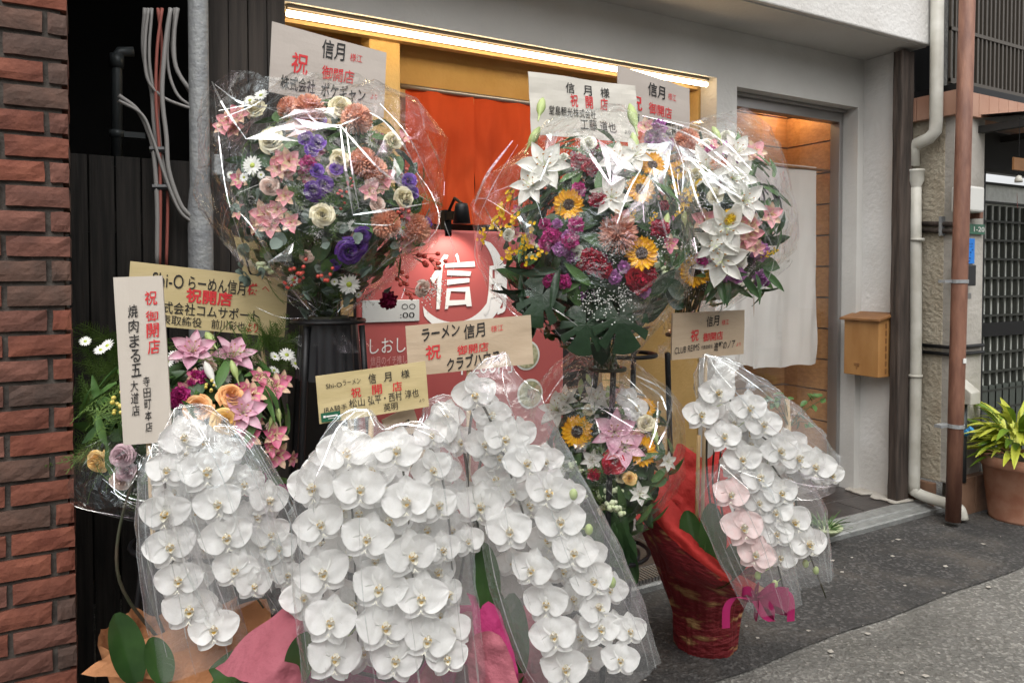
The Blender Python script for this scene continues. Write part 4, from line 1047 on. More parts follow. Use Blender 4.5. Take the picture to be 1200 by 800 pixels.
# ---------------------------------------------------------------- upper arrangement near the timber wall
A = Bouquet('tall cellophane wrapped arrangement of pink, purple, cream and peach flowers with red berries', 384, 236, 2.12, 112, 122, .23)
A.put({
 'rcream': [(378, 252, 33), (318, 164, 38), (398, 187, 29), (473, 231, 31), (399, 126, 34), (300, 128, 30), (460, 165, 26)],
 'rblush': [(316, 218, 28), (442, 239, 22), (495, 338, 25)],
 'ppeach': [(452, 262, 31), (487, 268, 31), (426, 190, 30), (418, 140, 32), (438, 200, 28), (362, 130, 34), (340, 128, 26)],
 'liz': [(372, 168, 24), (358, 162, 22), (371, 200, 20), (394, 198, 19), (479, 212, 22), (499, 262, 20), (484, 226, 18), (365, 176, 20)],
 'lizd': [(368, 224, 27), (409, 294, 34), (425, 275, 22), (420, 288, 26), (380, 216, 22)],
 'cmag': [(361, 192, 23)], 'cdark': [(455, 352, 25)],
 'daisy': [(296, 194, 25), (409, 333, 27), (306, 112, 18), (293, 118, 16), (286, 208, 12), (306, 205, 10), (392, 330, 10), (420, 345, 10), (270, 205, 10)],
 'alst': [(339, 190, 28), (326, 198, 24), (335, 230, 22), (310, 251, 30), (318, 262, 28), (302, 262, 24), (342, 261, 22), (269, 143, 26), (280, 136, 24), (262, 150, 20), (432, 223, 24), (450, 208, 24), (445, 217, 20), (325, 245, 22), (330, 186, 20), (276, 152, 22)],
 'berry': [(349, 312, 24), (381, 320, 22), (340, 331, 16), (469, 325, 24), (496, 300, 28), (512, 308, 22), (470, 249, 20), (401, 226, 15), (480, 342, 18), (352, 322, 18), (410, 214, 14)],
 'gyp': [(505, 345, 34), (510, 335, 30), (430, 350, 26)]})
A.fill(36, ('alst', 'daisy', 'gyp', 'alsr', 'rblush', 'kale', 'liz', 'berry'), (268, 120, 505, 350), 14, 22)
A.leaves('foliage', 420, 'leaf', 'leaf_dark', .085, .022, .35, .98)
A.leaves('mid_foliage', 220, 'leaf', 'leaf_mid', .07, .016, .6, 1.03)
A.leaves('fern', 120, 'fern', 'leaf_fern', .10, 0, .75, 1.08)
A.leaves('eucalyptus_foliage', 60, 'round', 'leaf_euc', .06, 0, .85, 1.12, only=lambda d: d.z < .0 and d.y < .3)
nA = at(385, 372, 2.12)
A.stems(nA)
fA = Film(A.o, A.C + Vector((0, 0, .0)), A.ra * 1.08, A.rb * 1.2, A.rc * 1.04, nA, 3, peaks=[((-.72, -.1, .72), .36), ((.86, -.1, .52), .16)], skirt=.6)
fA.flap([(288, 163), (345, 138), (398, 147), (352, 166)], .7); fA.flap([(313, 308), (344, 284), (342, 306)], .6); fA.flap([(326, 140), (345, 128), (392, 126), (396, 140)], .9); fA.flap([(440, 184), (450, 162), (456, 184)], .5); fA.flap([(458, 205), (462, 184), (474, 205), (466, 218)], .5, .3)
for px, w in (([(398, 147), (404, 195), (413, 252)], .0035), ([(405, 150), (412, 200), (420, 245)], .002), ([(413, 252), (455, 246), (502, 238)], .004), ([(415, 262), (450, 264), (462, 262)], .002), ([(398, 147), (425, 178), (452, 205), (502, 236)], .0035), ([(425, 128), (452, 145), (478, 180), (502, 236)], .003), ([(445, 122), (478, 160), (505, 215)], .0018), ([(398, 147), (420, 138), (444, 122)], .003), ([(460, 264), (480, 280), (500, 296)], .003), ([(502, 238), (504, 270), (500, 296)], .002), ([(248, 96), (262, 125), (288, 163)], .004), ([(252, 100), (285, 122), (330, 128)], .003), ([(288, 163), (330, 150), (398, 147)], .003), ([(256, 130), (300, 124), (352, 142)], .002), ([(318, 105), (300, 122), (262, 138)], .002), ([(250, 100), (256, 160), (266, 230), (285, 290)], .0015), ([(352, 120), (368, 142), (396, 150)], .0025), ([(265, 235), (292, 262), (318, 305)], .0015), ([(470, 300), (478, 320), (470, 350)], .0015), ([(520, 260), (532, 300), (524, 340)], .0018), ([(300, 360), (330, 372), (362, 372)], .0015)): fA.fold(px, w)
fA.done()

# ---------------------------------------------------------------- upper arrangement, lilies and sunflowers
B = Bouquet('cellophane wrapped arrangement with sunflowers, white lilies, magenta carnations and yellow oncidium', 696, 284, 2.12, 110, 124, .24)
B.put({
 'sun': [(667, 240, 38), (751, 297, 42), (750, 222, 36), (764, 194, 32)],
 'lilyw': [(638, 198, 50), (626, 218, 42), (716, 231, 38), (722, 190, 38), (742, 184, 34)],
 'cmag': [(647, 277, 26), (668, 281, 25), (675, 263, 22), (678, 222, 20), (643, 330, 18), (661, 330, 20), (640, 285, 22), (652, 328, 16)],
 'cvio': [(656, 292, 21), (720, 325, 20), (731, 313, 17), (755, 341, 19), (653, 262, 14), (666, 277, 18)],
 'ccrim': [(679, 190, 24), (691, 196, 24), (700, 234, 24), (697, 308, 32), (707, 316, 26), (774, 268, 26), (750, 330, 34), (690, 300, 22), (760, 322, 24)],
 'rred': [(744, 322, 28)],
 'prust': [(724, 274, 42)],
 'onc': [(594, 240, 34), (575, 270, 32), (607, 294, 36), (630, 298, 30), (621, 274, 30), (600, 262, 30), (585, 255, 26)],
 'gyp': [(684, 175, 36), (672, 182, 34), (702, 348, 40), (715, 358, 40), (769, 286, 34), (715, 298, 30), (690, 352, 34), (728, 345, 30)],
 'alst': [(728, 258, 24)],
 'bud': [(619, 172, 34), (632, 135, 36), (745, 150, 40), (746, 180, 36), (778, 272, 28)],
 'rwhite': [(596, 275, 18), (690, 168, 22)]})
B.fill(52, ('gyp', 'cmag', 'onc', 'alsr', 'rwhite', 'cvio', 'gyp', 'ccrim', 'kale'), (600, 165, 800, 365), 13, 22)
B.leaves('foliage', 430, 'leaf', 'leaf_dark', .085, .022, .35, .98)
B.leaves('mid_foliage', 240, 'leaf', 'leaf_mid', .09, .012, .6, 1.08)
B.leaves('hanging_leaves', 90, 'leaf', 'leaf_glossy', .085, .024, .9, 1.06, only=lambda d: d.z < -.35)
B.leaves('fern', 70, 'fern', 'leaf_fern', .10, 0, .75, 1.04)
mb = MB()
for (u, v, du, dv, L) in ((642, 346, -.5, -1, .105), (722, 370, .25, -1, .115), (690, 380, -.25, -1, .10)):
    p, n = ell_hit(B.C, B.ra, B.rb, B.rc, u, v - 14); monstera_into(mb, p, RT * du + Vector((0, 0, dv)) - CAMXY * .25, n - CAMXY * .4 + Vector((0, 0, .3)), L)
for k in range(6):
    p, n = ell_hit(B.C, B.ra, B.rb, B.rc, 620 + random.uniform(-10, 40), 330 + random.uniform(-20, 20)); leaf_into(mb, p, RT * random.uniform(-1, .2) + Vector((0, 0, random.uniform(-.7, .1))) - CAMXY * .3, n, .11, .011)
mb.build('large_leaves', MATS['leaf_glossy'], B.o, smooth=True)
nB = at(712, 432, 2.2)
B.stems(nB)
fB = Film(B.o, B.C, B.ra * 1.06, B.rb * 1.2, B.rc * 1.05, nB, 11, peaks=[((-.9, -.1, .3), .10)], skirt=.7)
fB.flap([(701, 163), (749, 199), (716, 218)], .6); fB.flap([(724, 262), (765, 196), (782, 200), (768, 236)], .5, -.2); fB.flap([(706, 255), (714, 253), (711, 268)], .5); fB.flap([(640, 158), (655, 152), (634, 210)], .8); fB.flap([(606, 255), (612, 248), (628, 270), (616, 276)], .5)
for px, w in (([(672, 150), (690, 180), (714, 216)], .0045), ([(555, 240), (570, 205), (600, 165)], .004), ([(562, 250), (580, 212), (606, 170)], .002), ([(566, 240), (578, 262), (596, 282)], .003), ([(655, 152), (645, 180), (632, 212)], .002), ([(560, 300), (585, 340), (620, 372)], .002), ([(572, 330), (600, 366), (640, 392)], .0018), ([(590, 350), (640, 358), (690, 392)], .0015), ([(650, 390), (700, 402), (760, 392)], .002), ([(660, 410), (700, 396), (740, 398)], .0018), ([(770, 236), (776, 262), (782, 282)], .003), ([(640, 372), (660, 398), (690, 412)], .0018), ([(560, 262), (556, 300), (570, 330)], .0015), ([(750, 198), (735, 225), (722, 262)], .0025)): fB.fold(px, w)
fB.done()

Cq = Bouquet('cellophane domed arrangement with white lilies and a yellow billy button, nearest the glazed door', 830, 258, 2.42, 86, 100, .23)
Cq.put({
 'lilyw': [(850, 266, 48), (846, 303, 50), (871, 236, 40), (828, 199, 46), (858, 210, 44), (838, 285, 40), (862, 180, 36)],
 'sun': [(815, 317, 40), (795, 200, 26)],
 'cmag': [(824, 304, 22), (790, 262, 20), (832, 180, 22)],
 'cvio': [(865, 323, 22), (893, 327, 24), (850, 328, 18), (765, 163, 24), (772, 150, 24), (781, 170, 22)],
 'rwhite': [(790, 320, 36)],
 'pyel': [(855, 255, 20)],
 'alst': [(877, 274, 28), (872, 285, 24), (880, 262, 22), (757, 150, 22), (886, 290, 18), (868, 262, 20)],
 'onc': [(805, 235, 32), (792, 215, 30), (810, 222, 26), (900, 296, 18)],
 'gyp': [(810, 290, 36), (800, 330, 36), (780, 300, 34), (822, 240, 28)],
 'bud': [(797, 272, 30), (844, 165, 28)],
 'prust': [(808, 180, 30)], 'rcream': [(815, 205, 26), (838, 230, 24)], 'ppeach': [(805, 165, 26), (842, 195, 22)]})
Cq.fill(34, ('gyp', 'alst', 'onc', 'rwhite', 'cvio', 'lilyw', 'alst'), (770, 150, 905, 345), 18, 28)
Cq.leaves('foliage', 380, 'leaf', 'leaf_dark', .09, .020, .35, .98)
Cq.leaves('mid_foliage', 200, 'leaf', 'leaf_mid', .10, .012, .6, 1.08)
mb = MB()
for k in range(11):
    p, n = ell_hit(Cq.C, Cq.ra, Cq.rb, Cq.rc, 862 + random.uniform(-25, 35), 325 + random.uniform(-18, 14)); leaf_into(mb, p, RT * random.uniform(-.4, 1) + Vector((0, 0, random.uniform(-1, -.1))) - CAMXY * .3, n, .09, .012)
mb.build('large_leaves', MATS['leaf_dark'], Cq.o, smooth=True)
nC = at(800, 392, 2.45)
Cq.stems(nC)
fC = Film(Cq.o, Cq.C, Cq.ra * 1.06, Cq.rb * 1.2, Cq.rc * 1.16, nC, 5, peaks=[((.95, -.2, -.3), .06)], amp=.035, skirt=.6)
fC.flap([(754, 168), (788, 165), (782, 230), (764, 222)], .6); fC.flap([(768, 150), (786, 172), (776, 172)], .6); fC.flap([(818, 315), (824, 310), (826, 322)], .5); fC.flap([(818, 200), (850, 205), (862, 220), (830, 214)], .9); fC.flap([(795, 170), (818, 178), (822, 190), (800, 188)], .9)
for px, w in (([(752, 136), (800, 148), (845, 165), (880, 200)], .003), ([(760, 142), (810, 160), (850, 190), (878, 222)], .004), ([(770, 150), (800, 180), (840, 215), (868, 232)], .0045), ([(790, 150), (830, 182), (862, 208), (892, 262)], .003), ([(782, 182), (790, 220), (796, 250)], .003), ([(806, 200), (815, 232), (828, 262)], .003), ([(820, 200), (838, 232), (850, 256)], .0025), ([(800, 195), (798, 225), (788, 262)], .0025), ([(860, 195), (872, 205), (882, 222)], .003), ([(870, 230), (890, 262), (908, 296)], .003), ([(908, 296), (900, 325), (884, 345)], .002), ([(884, 210), (905, 262), (914, 292)], .002), ([(765, 150), (790, 172), (824, 196), (862, 225)], .002), ([(780, 140), (822, 150), (860, 178)], .002), ([(790, 380), (820, 360), (870, 346)], .0018)): fC.fold(px, w)
fC.done()

# ---------------------------------------------------------------- lower arrangements
D = Bouquet('low arrangement of pink lilies, peach roses and alstroemeria beside the brick pillar', 224, 500, 2.02, 118, 92, .22)
D.put({
 'lilyp': [(226, 414, 46), (272, 420, 48), (284, 484, 46)],
 'rpeach': [(232, 478, 40), (270, 464, 36)], 'rapri': [(264, 494, 40), (115, 540, 32)],
 'rmauve': [(144, 534, 34), (148, 552, 30)], 'rblush': [(142, 562, 30)],
 'cmag': [(211, 463, 26), (205, 470, 20), (330, 576, 20)],
 'daisy': [(126, 405, 18), (118, 410, 16), (336, 416, 20), (346, 426, 18), (100, 380 + 20, 14), (321, 434, 14), (206, 418, 20), (196, 424, 16), (322, 418, 14)],
 'alsr': [(322, 454, 28), (296, 463, 26), (304, 444, 24), (292, 512, 26), (322, 510, 26), (324, 533, 28), (340, 537, 18), (330, 447, 22), (312, 458, 20), (288, 456, 20), (316, 524, 20)],
 'bud': [(251, 404, 34), (278, 444, 28), (328, 494, 22), (316, 500, 20)], 'budw': [(250, 446, 32)],
 'yberry': [(140, 468, 26), (140, 480, 20), (246, 452, 18)]})
D.fill(34, ('alsr', 'gyp', 'daisy', 'cmag', 'alsr', 'rblush'), (205, 405, 345, 580), 14, 22)
D.leaves('foliage', 420, 'leaf', 'leaf_dark', .09, .02, .3, .98)
D.leaves('mid_foliage', 260, 'leaf', 'leaf_mid', .10, .013, .6, 1.1)
mb = MB()
for k in range(70):
    p, n = ell_hit(D.C, D.ra, D.rb, D.rc, random.uniform(116, 156), random.uniform(400, 545), .22); frond_into(mb, p, RT * random.uniform(-.8, .5) + Vector((0, 0, random.uniform(-.3, 1))) - CAMXY * .3, n, random.uniform(.09, .16), pairs=15, dens=2)
for k in range(26):
    p, n = ell_hit(D.C, D.ra, D.rb, D.rc, random.uniform(280, 335), random.uniform(405, 440), .08); frond_into(mb, p, RT * random.uniform(-.4, .8) + Vector((0, 0, random.uniform(.2, 1))), n, random.uniform(.09, .15), pairs=15, dens=2)
mb.build('feathery_greenery', MATS['leaf_fern'], D.o, smooth=True)
D.leaves('fern', 150, 'fern', 'leaf_fern', .13, 0, .75, 1.15, only=lambda d: d.x < -.25 or d.z > .55, up=.5)
nD = at(215, 632, 2.02); D.stems(nD)
fD = Film(D.o, D.C + Vector((-.05, -.02, -.10)), D.ra * .68, D.rb * 1.1, D.rc * .62, nD, 21, n=18)
for px, w in (([(120, 560), (150, 582), (190, 588)], .001), ([(160, 530), (178, 545), (186, 575)], .001), ([(130, 575), (155, 590), (180, 600)], .0008)): fD.fold(px, w)
fD.done()

E_ = Bouquet('low cellophane wrapped arrangement with two sunflowers, a pink lily and a red rose', 712, 540, 2.36, 80, 92, .2)
E_.put({
 'sun': [(677, 506, 40), (751, 528, 38), (757, 478, 24)],
 'lilys': [(720, 506, 46), (732, 524, 42)],
 'rred': [(720, 541, 34)], 'ccrim': [(713, 548, 18), (696, 556, 18)],
 'kale': [(720, 598, 26)],
 'lilyw': [(655, 482, 38), (665, 470, 30), (700, 468, 30)],
 'rcream': [(757, 496, 26), (690, 480, 18)], 'orchid': [(745, 480, 32), (735, 466, 26)],
 'rapri': [(738, 560, 20)], 'bud': [(712, 470, 24), (770, 520, 26), (680, 462, 24), (692, 450, 20)]})
E_.fill(26, ('gyp', 'alst', 'kale', 'rcream', 'lilyw'), (640, 460, 790, 600), 16, 24)
E_.leaves('foliage', 360, 'leaf', 'leaf_dark', .09, .022, .3, .98)
E_.leaves('mid_foliage', 130, 'leaf', 'leaf_mid', .09, .014, .6, 1.08)
E_.leaves('fern', 90, 'fern', 'leaf_fern', .12, 0, .8, 1.08, only=lambda d: d.x < .1)
mb = MB()
for k in range(18):
    p, n = ell_hit(E_.C, E_.ra, E_.rb, E_.rc, 712 + random.uniform(-30, 30), 610 + random.uniform(-15, 18)); leaf_into(mb, p, RT * random.uniform(-.4, .4) + Vector((0, 0, -1)) - CAMXY * .1, n, .17, .035)
mb.build('large_leaves', MATS['leaf_dark'], E_.o, smooth=True)
nE = at(712, 652, 2.36); E_.stems(nE)
fE = Film(E_.o, E_.C + Vector((0, 0, .05)), E_.ra * 1.08, E_.rb * 1.15, E_.rc * 1.08, nE, 33, peaks=[((.8, -.2, .6), .06)])
fE.flap([(728, 476), (738, 478), (742, 494), (734, 488)], .6); fE.flap([(672, 520), (690, 518), (686, 530), (676, 530)], .4); fE.flap([(676, 436), (682, 440), (672, 448)], .6)
for px, w in (([(632, 480), (660, 440), (682, 432)], .0025), ([(640, 486), (680, 478), (735, 478)], .0025), ([(745, 440), (770, 452), (788, 466)], .0035), ([(788, 466), (780, 500), (770, 520)], .0035), ([(750, 448), (772, 462), (780, 480)], .003), ([(770, 470), (768, 500), (760, 524)], .003), ([(660, 452), (690, 470), (740, 500)], .002), ([(700, 450), (740, 470), (760, 500)], .0018), ([(640, 500), (655, 540), (670, 580)], .0015), ([(690, 470), (700, 500), (705, 530)], .0015)): fE.fold(px, w)
fE.done()

# ---------------------------------------------------------------- stands
def stand(label, top, floor_pts, tiers, drape=None):
    t = thing('flower_stand', (top.x, top.y, 0), label, 'flower stand', 'black iron flower stands')
    for i, (a, b_) in enumerate(floor_pts):
        MB().tube(spline([a, (a * .45 + b_ * .55) + Vector((0, 0, .0)), b_], 4), .009, 8).build('leg', MATS['metal_black'], t, smooth=True)
    for c, r, *bk in tiers:
        m = MB(); m.tube([c + Vector((r * Cc(2 * PI * k / 24), r * S(2 * PI * k / 24), 0)) for k in range(25)], .007, 6, caps=False); m.build('ring', MATS['metal_black'], t, smooth=True)
        if not bk: continue
        m = MB(); m.lathe([(.001, -.09), (r * .6, -.09), (r * .7, -.08), (r * .8, .0), (r * .75, .0), (r * .6, -.07), (.001, -.075)], 24, c); m.build('bucket', MATS['plastic_black'], t, smooth=True)
    if drape:
        c, r, h = drape; rows = []
        for i in range(9):
            s = i / 8; rows.append([c + Vector((r * (.92 + .12 * s + .06 * S(k * 2 * PI / 72 * 17) * (.3 + s)) * Cc(2 * PI * k / 72), r * (.92 + .12 * s + .06 * S(k * 2 * PI / 72 * 17) * (.3 + s)) * S(2 * PI * k / 72), -h * s + .012 * noise.noise((k * .3, 2, 0)) * s)) for k in range(72)])
        m = MB(); m.grid(rows, 0, True); m.build('drape', MATS['satin_black'], t, smooth=True)
    return t
mat('satin_black', (.010, .010, .012), .32, spec=.6)
sA = Vector((nA.x, nA.y, nA.z))
stand('black iron stand with a pleated black satin drape under the purple and cream flowers', sA,
      [(sA + Vector((dx, dy, -.02)), Vector((sA.x + dx * 1.9, sA.y + dy * 1.6, .004))) for dx, dy in ((-.075, -.05), (.075, -.07), (.06, .08), (-.06, .08))], [(sA + Vector((0, 0, -.01)), .10)], (sA + Vector((0, 0, .0)), .085, .17))
sB = at(738, 414, 2.30)
stand('two tier black iron stand splayed below the sunflower and lily flowers', sB,
      [(sB + Vector((-.10, -.05, 0)), Vector((sB.x - .2, sB.y - .12, .004))), (sB + Vector((.10, -.06, 0)), Vector((atZ(791, 727, 0).x, atZ(791, 727, 0).y, .004))), (sB + Vector((.08, .08, 0)), Vector((sB.x + .17, sB.y + .22, .004))), (sB + Vector((-.06, .08, 0)), Vector((sB.x - .15, sB.y + .2, .004)))],
      [(sB + Vector((-.03, -.02, 0)), .09), (Vector((nE.x, nE.y, nE.z + .02)), .13, 1), (Vector((nC.x, nC.y, nC.z)), .045)])
sD = Vector((nD.x, nD.y, nD.z))
stand('low black iron stand under the pink lilies and peach roses', sD, [(sD + Vector((dx, dy, 0)), Vector((sD.x + dx * 1.8, sD.y + dy * 1.8, .004))) for dx, dy in ((-.1, -.06), (.1, -.06), (.08, .08), (-.08, .08))], [(sD, .13, 1)])
sC = at(800, 402, 2.46)

# ---------------------------------------------------------------- orchids
def orchid(label, base, top_z, flowers, sprays, sleeves, leaves=(), wrap=None, buds=()):
    """flowers = [(u, v, width px, distance, blush)], sprays = stem paths [(u, v, distance)] from the pot up and over"""
    t = thing('potted_orchid', base, label, 'orchid plant', 'white orchids wrapped in clear film')
    base = Vector(base); SP = []
    for sp in sprays:
        pts = spline([base + Vector((0, 0, top_z))] + [at(*q) for q in sp], 8); SP += pts
        MB().tube(pts, [.0042 - .0022 * i / len(pts) for i in range(len(pts))], 7).build('flower_stem', MATS['stem_dark'], t, smooth=True)
    ped = MB()
    for fl in flowers:
        u, v, px, d = fl[:4]; p = at(u, v, d); toc = (EYE - p).normalized()
        turn = 2.3 if random.random() < .24 else 1
        f = (toc + Vector((random.uniform(-.34, .34), random.uniform(-.28, .1), random.uniform(-.2, .16))) * turn + Vector((0, -.3, 0)) + RT * ((fl[5] if len(fl) > 5 else 0))).normalized()
        flower(t, 'orchid', p, f, random.uniform(-.28, .28), px * d / FPX / .124 * random.uniform(.92, 1.08), len(fl) > 4 and bool(fl[4]), 'pale blush pink flower' if len(fl) > 4 and fl[4] else None)
        q = min(SP, key=lambda s_: (s_ - p - toc * -.04).length); b_ = p - f * .006
        ped.tube(spline([b_, b_ - f * .022, (b_ - f * .03 + q) / 2, q], 3), .0013, 5)
    if flowers: ped.build('flower_stalks', MATS['bud_green'], t, smooth=True)
    for (u, v, d) in buds:
        m = MB(); p = at(u, v, d); m.ball(p, .011, 0, 10, 7, (.85, .85, 1.15)); q = min(SP, key=lambda s_: (s_ - p).length); m.tube([p, q], .0012, 5); m.build('bud', MATS['bud_green'], t, smooth=True)
    for lf in leaves:
        (u0, v0, d0), (u1, v1, d1), w = lf; a, b_ = at(u0, v0, d0), at(u1, v1, d1); m = MB(); leaf_into(m, a, b_ - a, (EYE - a).normalized() + Vector((0, 0, .5)), (b_ - a).length, w, p=1.05, q=.42, curl=-.2, crease=.38, nl=14, nw=4, wav=.015); m.build('leaf', MATS['leaf_orchid'], t, smooth=True)
    for k, sl_ in enumerate(sleeves): sleeve(t, sl_, k + len(flowers))
    return t
def pot_wrap(t, c, prof, mname, n=96, ruff=.04, seed=0, name='paper_wrap', open_fn=None, inner=None):
    """paper gathered round a pot: prof = [(radius, height)], open_fn(angle, t) gives extra (radius, height) at the collar"""
    rows = []
    for i, (r, z) in enumerate(prof):
        row = []
        f = i / (len(prof) - 1)
        for k in range(n):
            g = 2 * PI * k / n; er, ez = open_fn(g, f) if open_fn else (0, 0)
            rr = r * (1 + .010 * noise.noise((g * 5, z * 6, seed)) + .06 * (abs(noise.noise((Cc(g) * 4.5, S(g) * 4.5, seed + z * 1.2))) - .25) + .045 * (abs(noise.noise((Cc(g) * 11, S(g) * 11, z * 5))) - .25) + .3 * ruff * (abs(noise.noise((Cc(g) * 7, S(g) * 7, seed + z * 2.5))) - .3) + ruff * (.25 + f) * (abs(noise.noise((Cc(g) * 2.4, S(g) * 2.4, seed + f * .8))) * 2.4 - .6)) + er
            row.append(Vector(c) + Vector((rr * Cc(g), rr * S(g), z + ez)))
        rows.append(row)
    m = MB(); m.grid(rows, 0, True)
    o = m.build(name, MATS[mname], t, smooth=True)
    if inner:
        m = MB(); m.grid([[p + (Vector(c) + Vector((0, 0, p.z - Vector(c).z)) - p).normalized() * .002 for p in r] for r in rows], 0, True); m.f = [f[::-1] for f in m.f]; m.build('paper_lining', MATS[inner], o, smooth=True)
    return o
mat('paper_peach', (.35, .145, .058), .8, (.41, .185, .08), 4, .9, 16, bdist=.025, tl=.15)
mat('paper_pink', (.31, .080, .105), .75, (.37, .11, .14), 4, .9, 16, bdist=.025, tl=.15)
mat('paper_magenta', (.42, .025, .13), .75, (.48, .04, .17), 4, .9, 16, bdist=.025, tl=.2)
mat('paper_red', (.60, .035, .03), .7, (.68, .06, .05), 4, .9, 16, bdist=.025, tl=.25)
mat('paper_washi', (.17, .010, .014), .65, (.42, .25, .10), 8, .9, 22, (1, 1, 3.0), detail=10, lo=.55, hi=.66, bdist=.02)
mat('paper_kraft', (.46, .26, .11), .8, (.52, .31, .15), 5, .9, 16, bdist=.025, tl=.15)

# O2, the big one in front
D2 = 1.52
o2 = [(405, 530, 66), (464, 528, 58), (368, 569, 64), (421, 573, 66), (478, 588, 62), (374, 614, 62), (430, 630, 66), (481, 650, 64), (378, 670, 64), (445, 688, 66), (494, 700, 60), (387, 728, 66), (450, 733, 66), (502, 748, 60), (391, 770, 62), (464, 772, 60), (524, 770, 52)]
side = [(506, 549, 50), (512, 592, 48), (518, 643, 48), (523, 695, 46), (530, 739, 48)]
back = [(438, 552, 60), (396, 596, 60), (456, 610, 60), (405, 650, 60), (466, 668, 60), (412, 706, 60), (476, 722, 60), (426, 762, 60), (355, 700, 50), (500, 620, 54), (510, 670, 54), (515, 720, 54), (440, 655, 56), (352, 745, 46), (505, 510, 40), (420, 600, 56), (450, 575, 50)]
fl = [(u, v, w, D2 + .02 * random.random() - .04) for u, v, w in o2] + [(u, v, w, D2 + .03, 0, .55) for u, v, w in side] + [(u, v, w, D2 + .07 + .03 * random.random()) for u, v, w in back] + [(random.uniform(358, 520), random.uniform(535, 775), 54, D2 + .09 + .03 * random.random()) for _ in range(16)]
c2 = at(455, 900, D2 + .12); c2 = (c2.x, c2.y, 0)
O2 = orchid('largest white orchid, front centre, in a broad clear sleeve above pink paper', c2, .5, fl,
       [[(385, 760, D2 + .12), (380, 600, D2 + .09), (395, 520, D2 + .06), (410, 560, D2 + .07), (420, 760, D2 + .08)], [(440, 760, D2 + .13), (440, 560, D2 + .1), (460, 512, D2 + .06), (475, 570, D2 + .08), (490, 760, D2 + .08)], [(500, 760, D2 + .14), (500, 560, D2 + .1), (508, 530, D2 + .06), (525, 600, D2 + .09), (535, 760, D2 + .1)]],
       [[(433, 480, 2, D2), (425, 500, 38, D2), (432, 530, 84, D2), (445, 580, 103, D2), (452, 680, 106, D2), (464, 790, 106, D2), (470, 840, 104, D2)]],
       [((345, 800, D2 + .02), (352, 755, D2 - .06), .03)])
pot_wrap(O2, c2, [(.10, .02), (.12, .2), (.13, .36), (.15, .46), (.17, .54)], 'paper_pink', ruff=.16, seed=4, inner='paper_magenta', open_fn=lambda g, f: (0, f ** 3 * .11 * noise.noise((Cc(g) * 2.2, S(g) * 2.2, 7))))
def sheetpaper(t, pts, m1, m2, seed=0, nm='paper_fold'):
    """a folded sheet of wrapping paper through the given rows of points, lined on its other face"""
    rows = [spline(r, 9) for r in pts]; cols = list(zip(*rows)); cols = [spline(list(c), 9) for c in cols]
    rows = [[Vector(p) + Vector((.006 * noise.noise(Vector(p) * 12), .022 * (abs(noise.noise(Vector(p) * 9 + Vector((seed, 0, 0)))) - .25) + .022 * (abs(noise.noise(Vector(p) * 19 + Vector((seed, 3, 0)))) - .2), .006 * noise.noise(Vector(p) * 14 + Vector((0, seed, 0))))) for p in c] for c in cols]
    m = MB(); m.grid(rows); o = m.build(nm, MATS[m1], t, smooth=True)
    m = MB(); m.grid([[p + (p - EYE).normalized() * .0025 for p in r] for r in rows]); m.build('paper_lining', MATS[m2], o, smooth=True)
sheetpaper(O2, [[at(250, 785, 1.58), at(300, 740, 1.6), at(345, 700, 1.64)], [at(290, 800, 1.5), at(335, 765, 1.52), at(356, 735, 1.6)], [at(330, 830, 1.5), at(355, 810, 1.52), at(366, 790, 1.6)]], 'paper_pink', 'paper_magenta', 1)
sheetpaper(O2, [[at(330, 700, 1.7), at(352, 690, 1.72), at(372, 700, 1.72)], [at(330, 760, 1.7), at(352, 750, 1.72), at(372, 760, 1.72)], [at(320, 820, 1.7), at(352, 820, 1.7), at(380, 820, 1.7)]], 'paper_magenta', 'paper_pink', 2)
sheetpaper(O2, [[at(548, 694, 1.66), at(572, 703, 1.64), at(586, 716, 1.63)], [at(556, 730, 1.62), at(582, 742, 1.6), at(600, 758, 1.6)], [at(560, 800, 1.6), at(590, 805, 1.58), at(612, 815, 1.58)]], 'paper_magenta', 'paper_pink', 3)
sheetpaper(O2, [[at(545, 752, 1.58), at(570, 738, 1.56), at(586, 745, 1.55)], [at(550, 780, 1.56), at(578, 775, 1.54), at(604, 785, 1.54)], [at(556, 830, 1.56), at(585, 830, 1.54), at(612, 835, 1.54)]], 'paper_pink', 'paper_magenta', 4)

# O3, long arching one to its right
D3 = 1.62
o3 = [(556, 461, 54), (592, 513, 56), (615, 542, 56), (644, 575, 56), (562, 592, 56), (597, 622, 60), (657, 610, 58), (624, 667, 56), (673, 647, 52), (640, 706, 54), (694, 680, 50), (649, 744, 56), (698, 711, 52), (661, 782, 56), (703, 736, 50), (727, 772, 48), (738, 738, 40, ), (548, 634, 40)]
bk = [(575, 486, 48), (568, 520, 50), (640, 540, 46), (580, 560, 50), (620, 590, 50), (600, 575, 46), (668, 580, 42), (640, 630, 50), (690, 650, 44), (660, 668, 48), (600, 660, 40), (670, 700, 48), (715, 690, 42), (680, 745, 46), (720, 735, 40), (610, 510, 44), (585, 535, 48), (690, 770, 44), (640, 655, 42)]
fl = [(u, v, w, D3 - .02 + .02 * random.random()) for u, v, w in o3] + [(u, v, w, D3 + .05 + .03 * random.random()) for u, v, w in bk]
c3 = at(600, 900, D3 + .22); c3 = (c3.x, c3.y, 0)
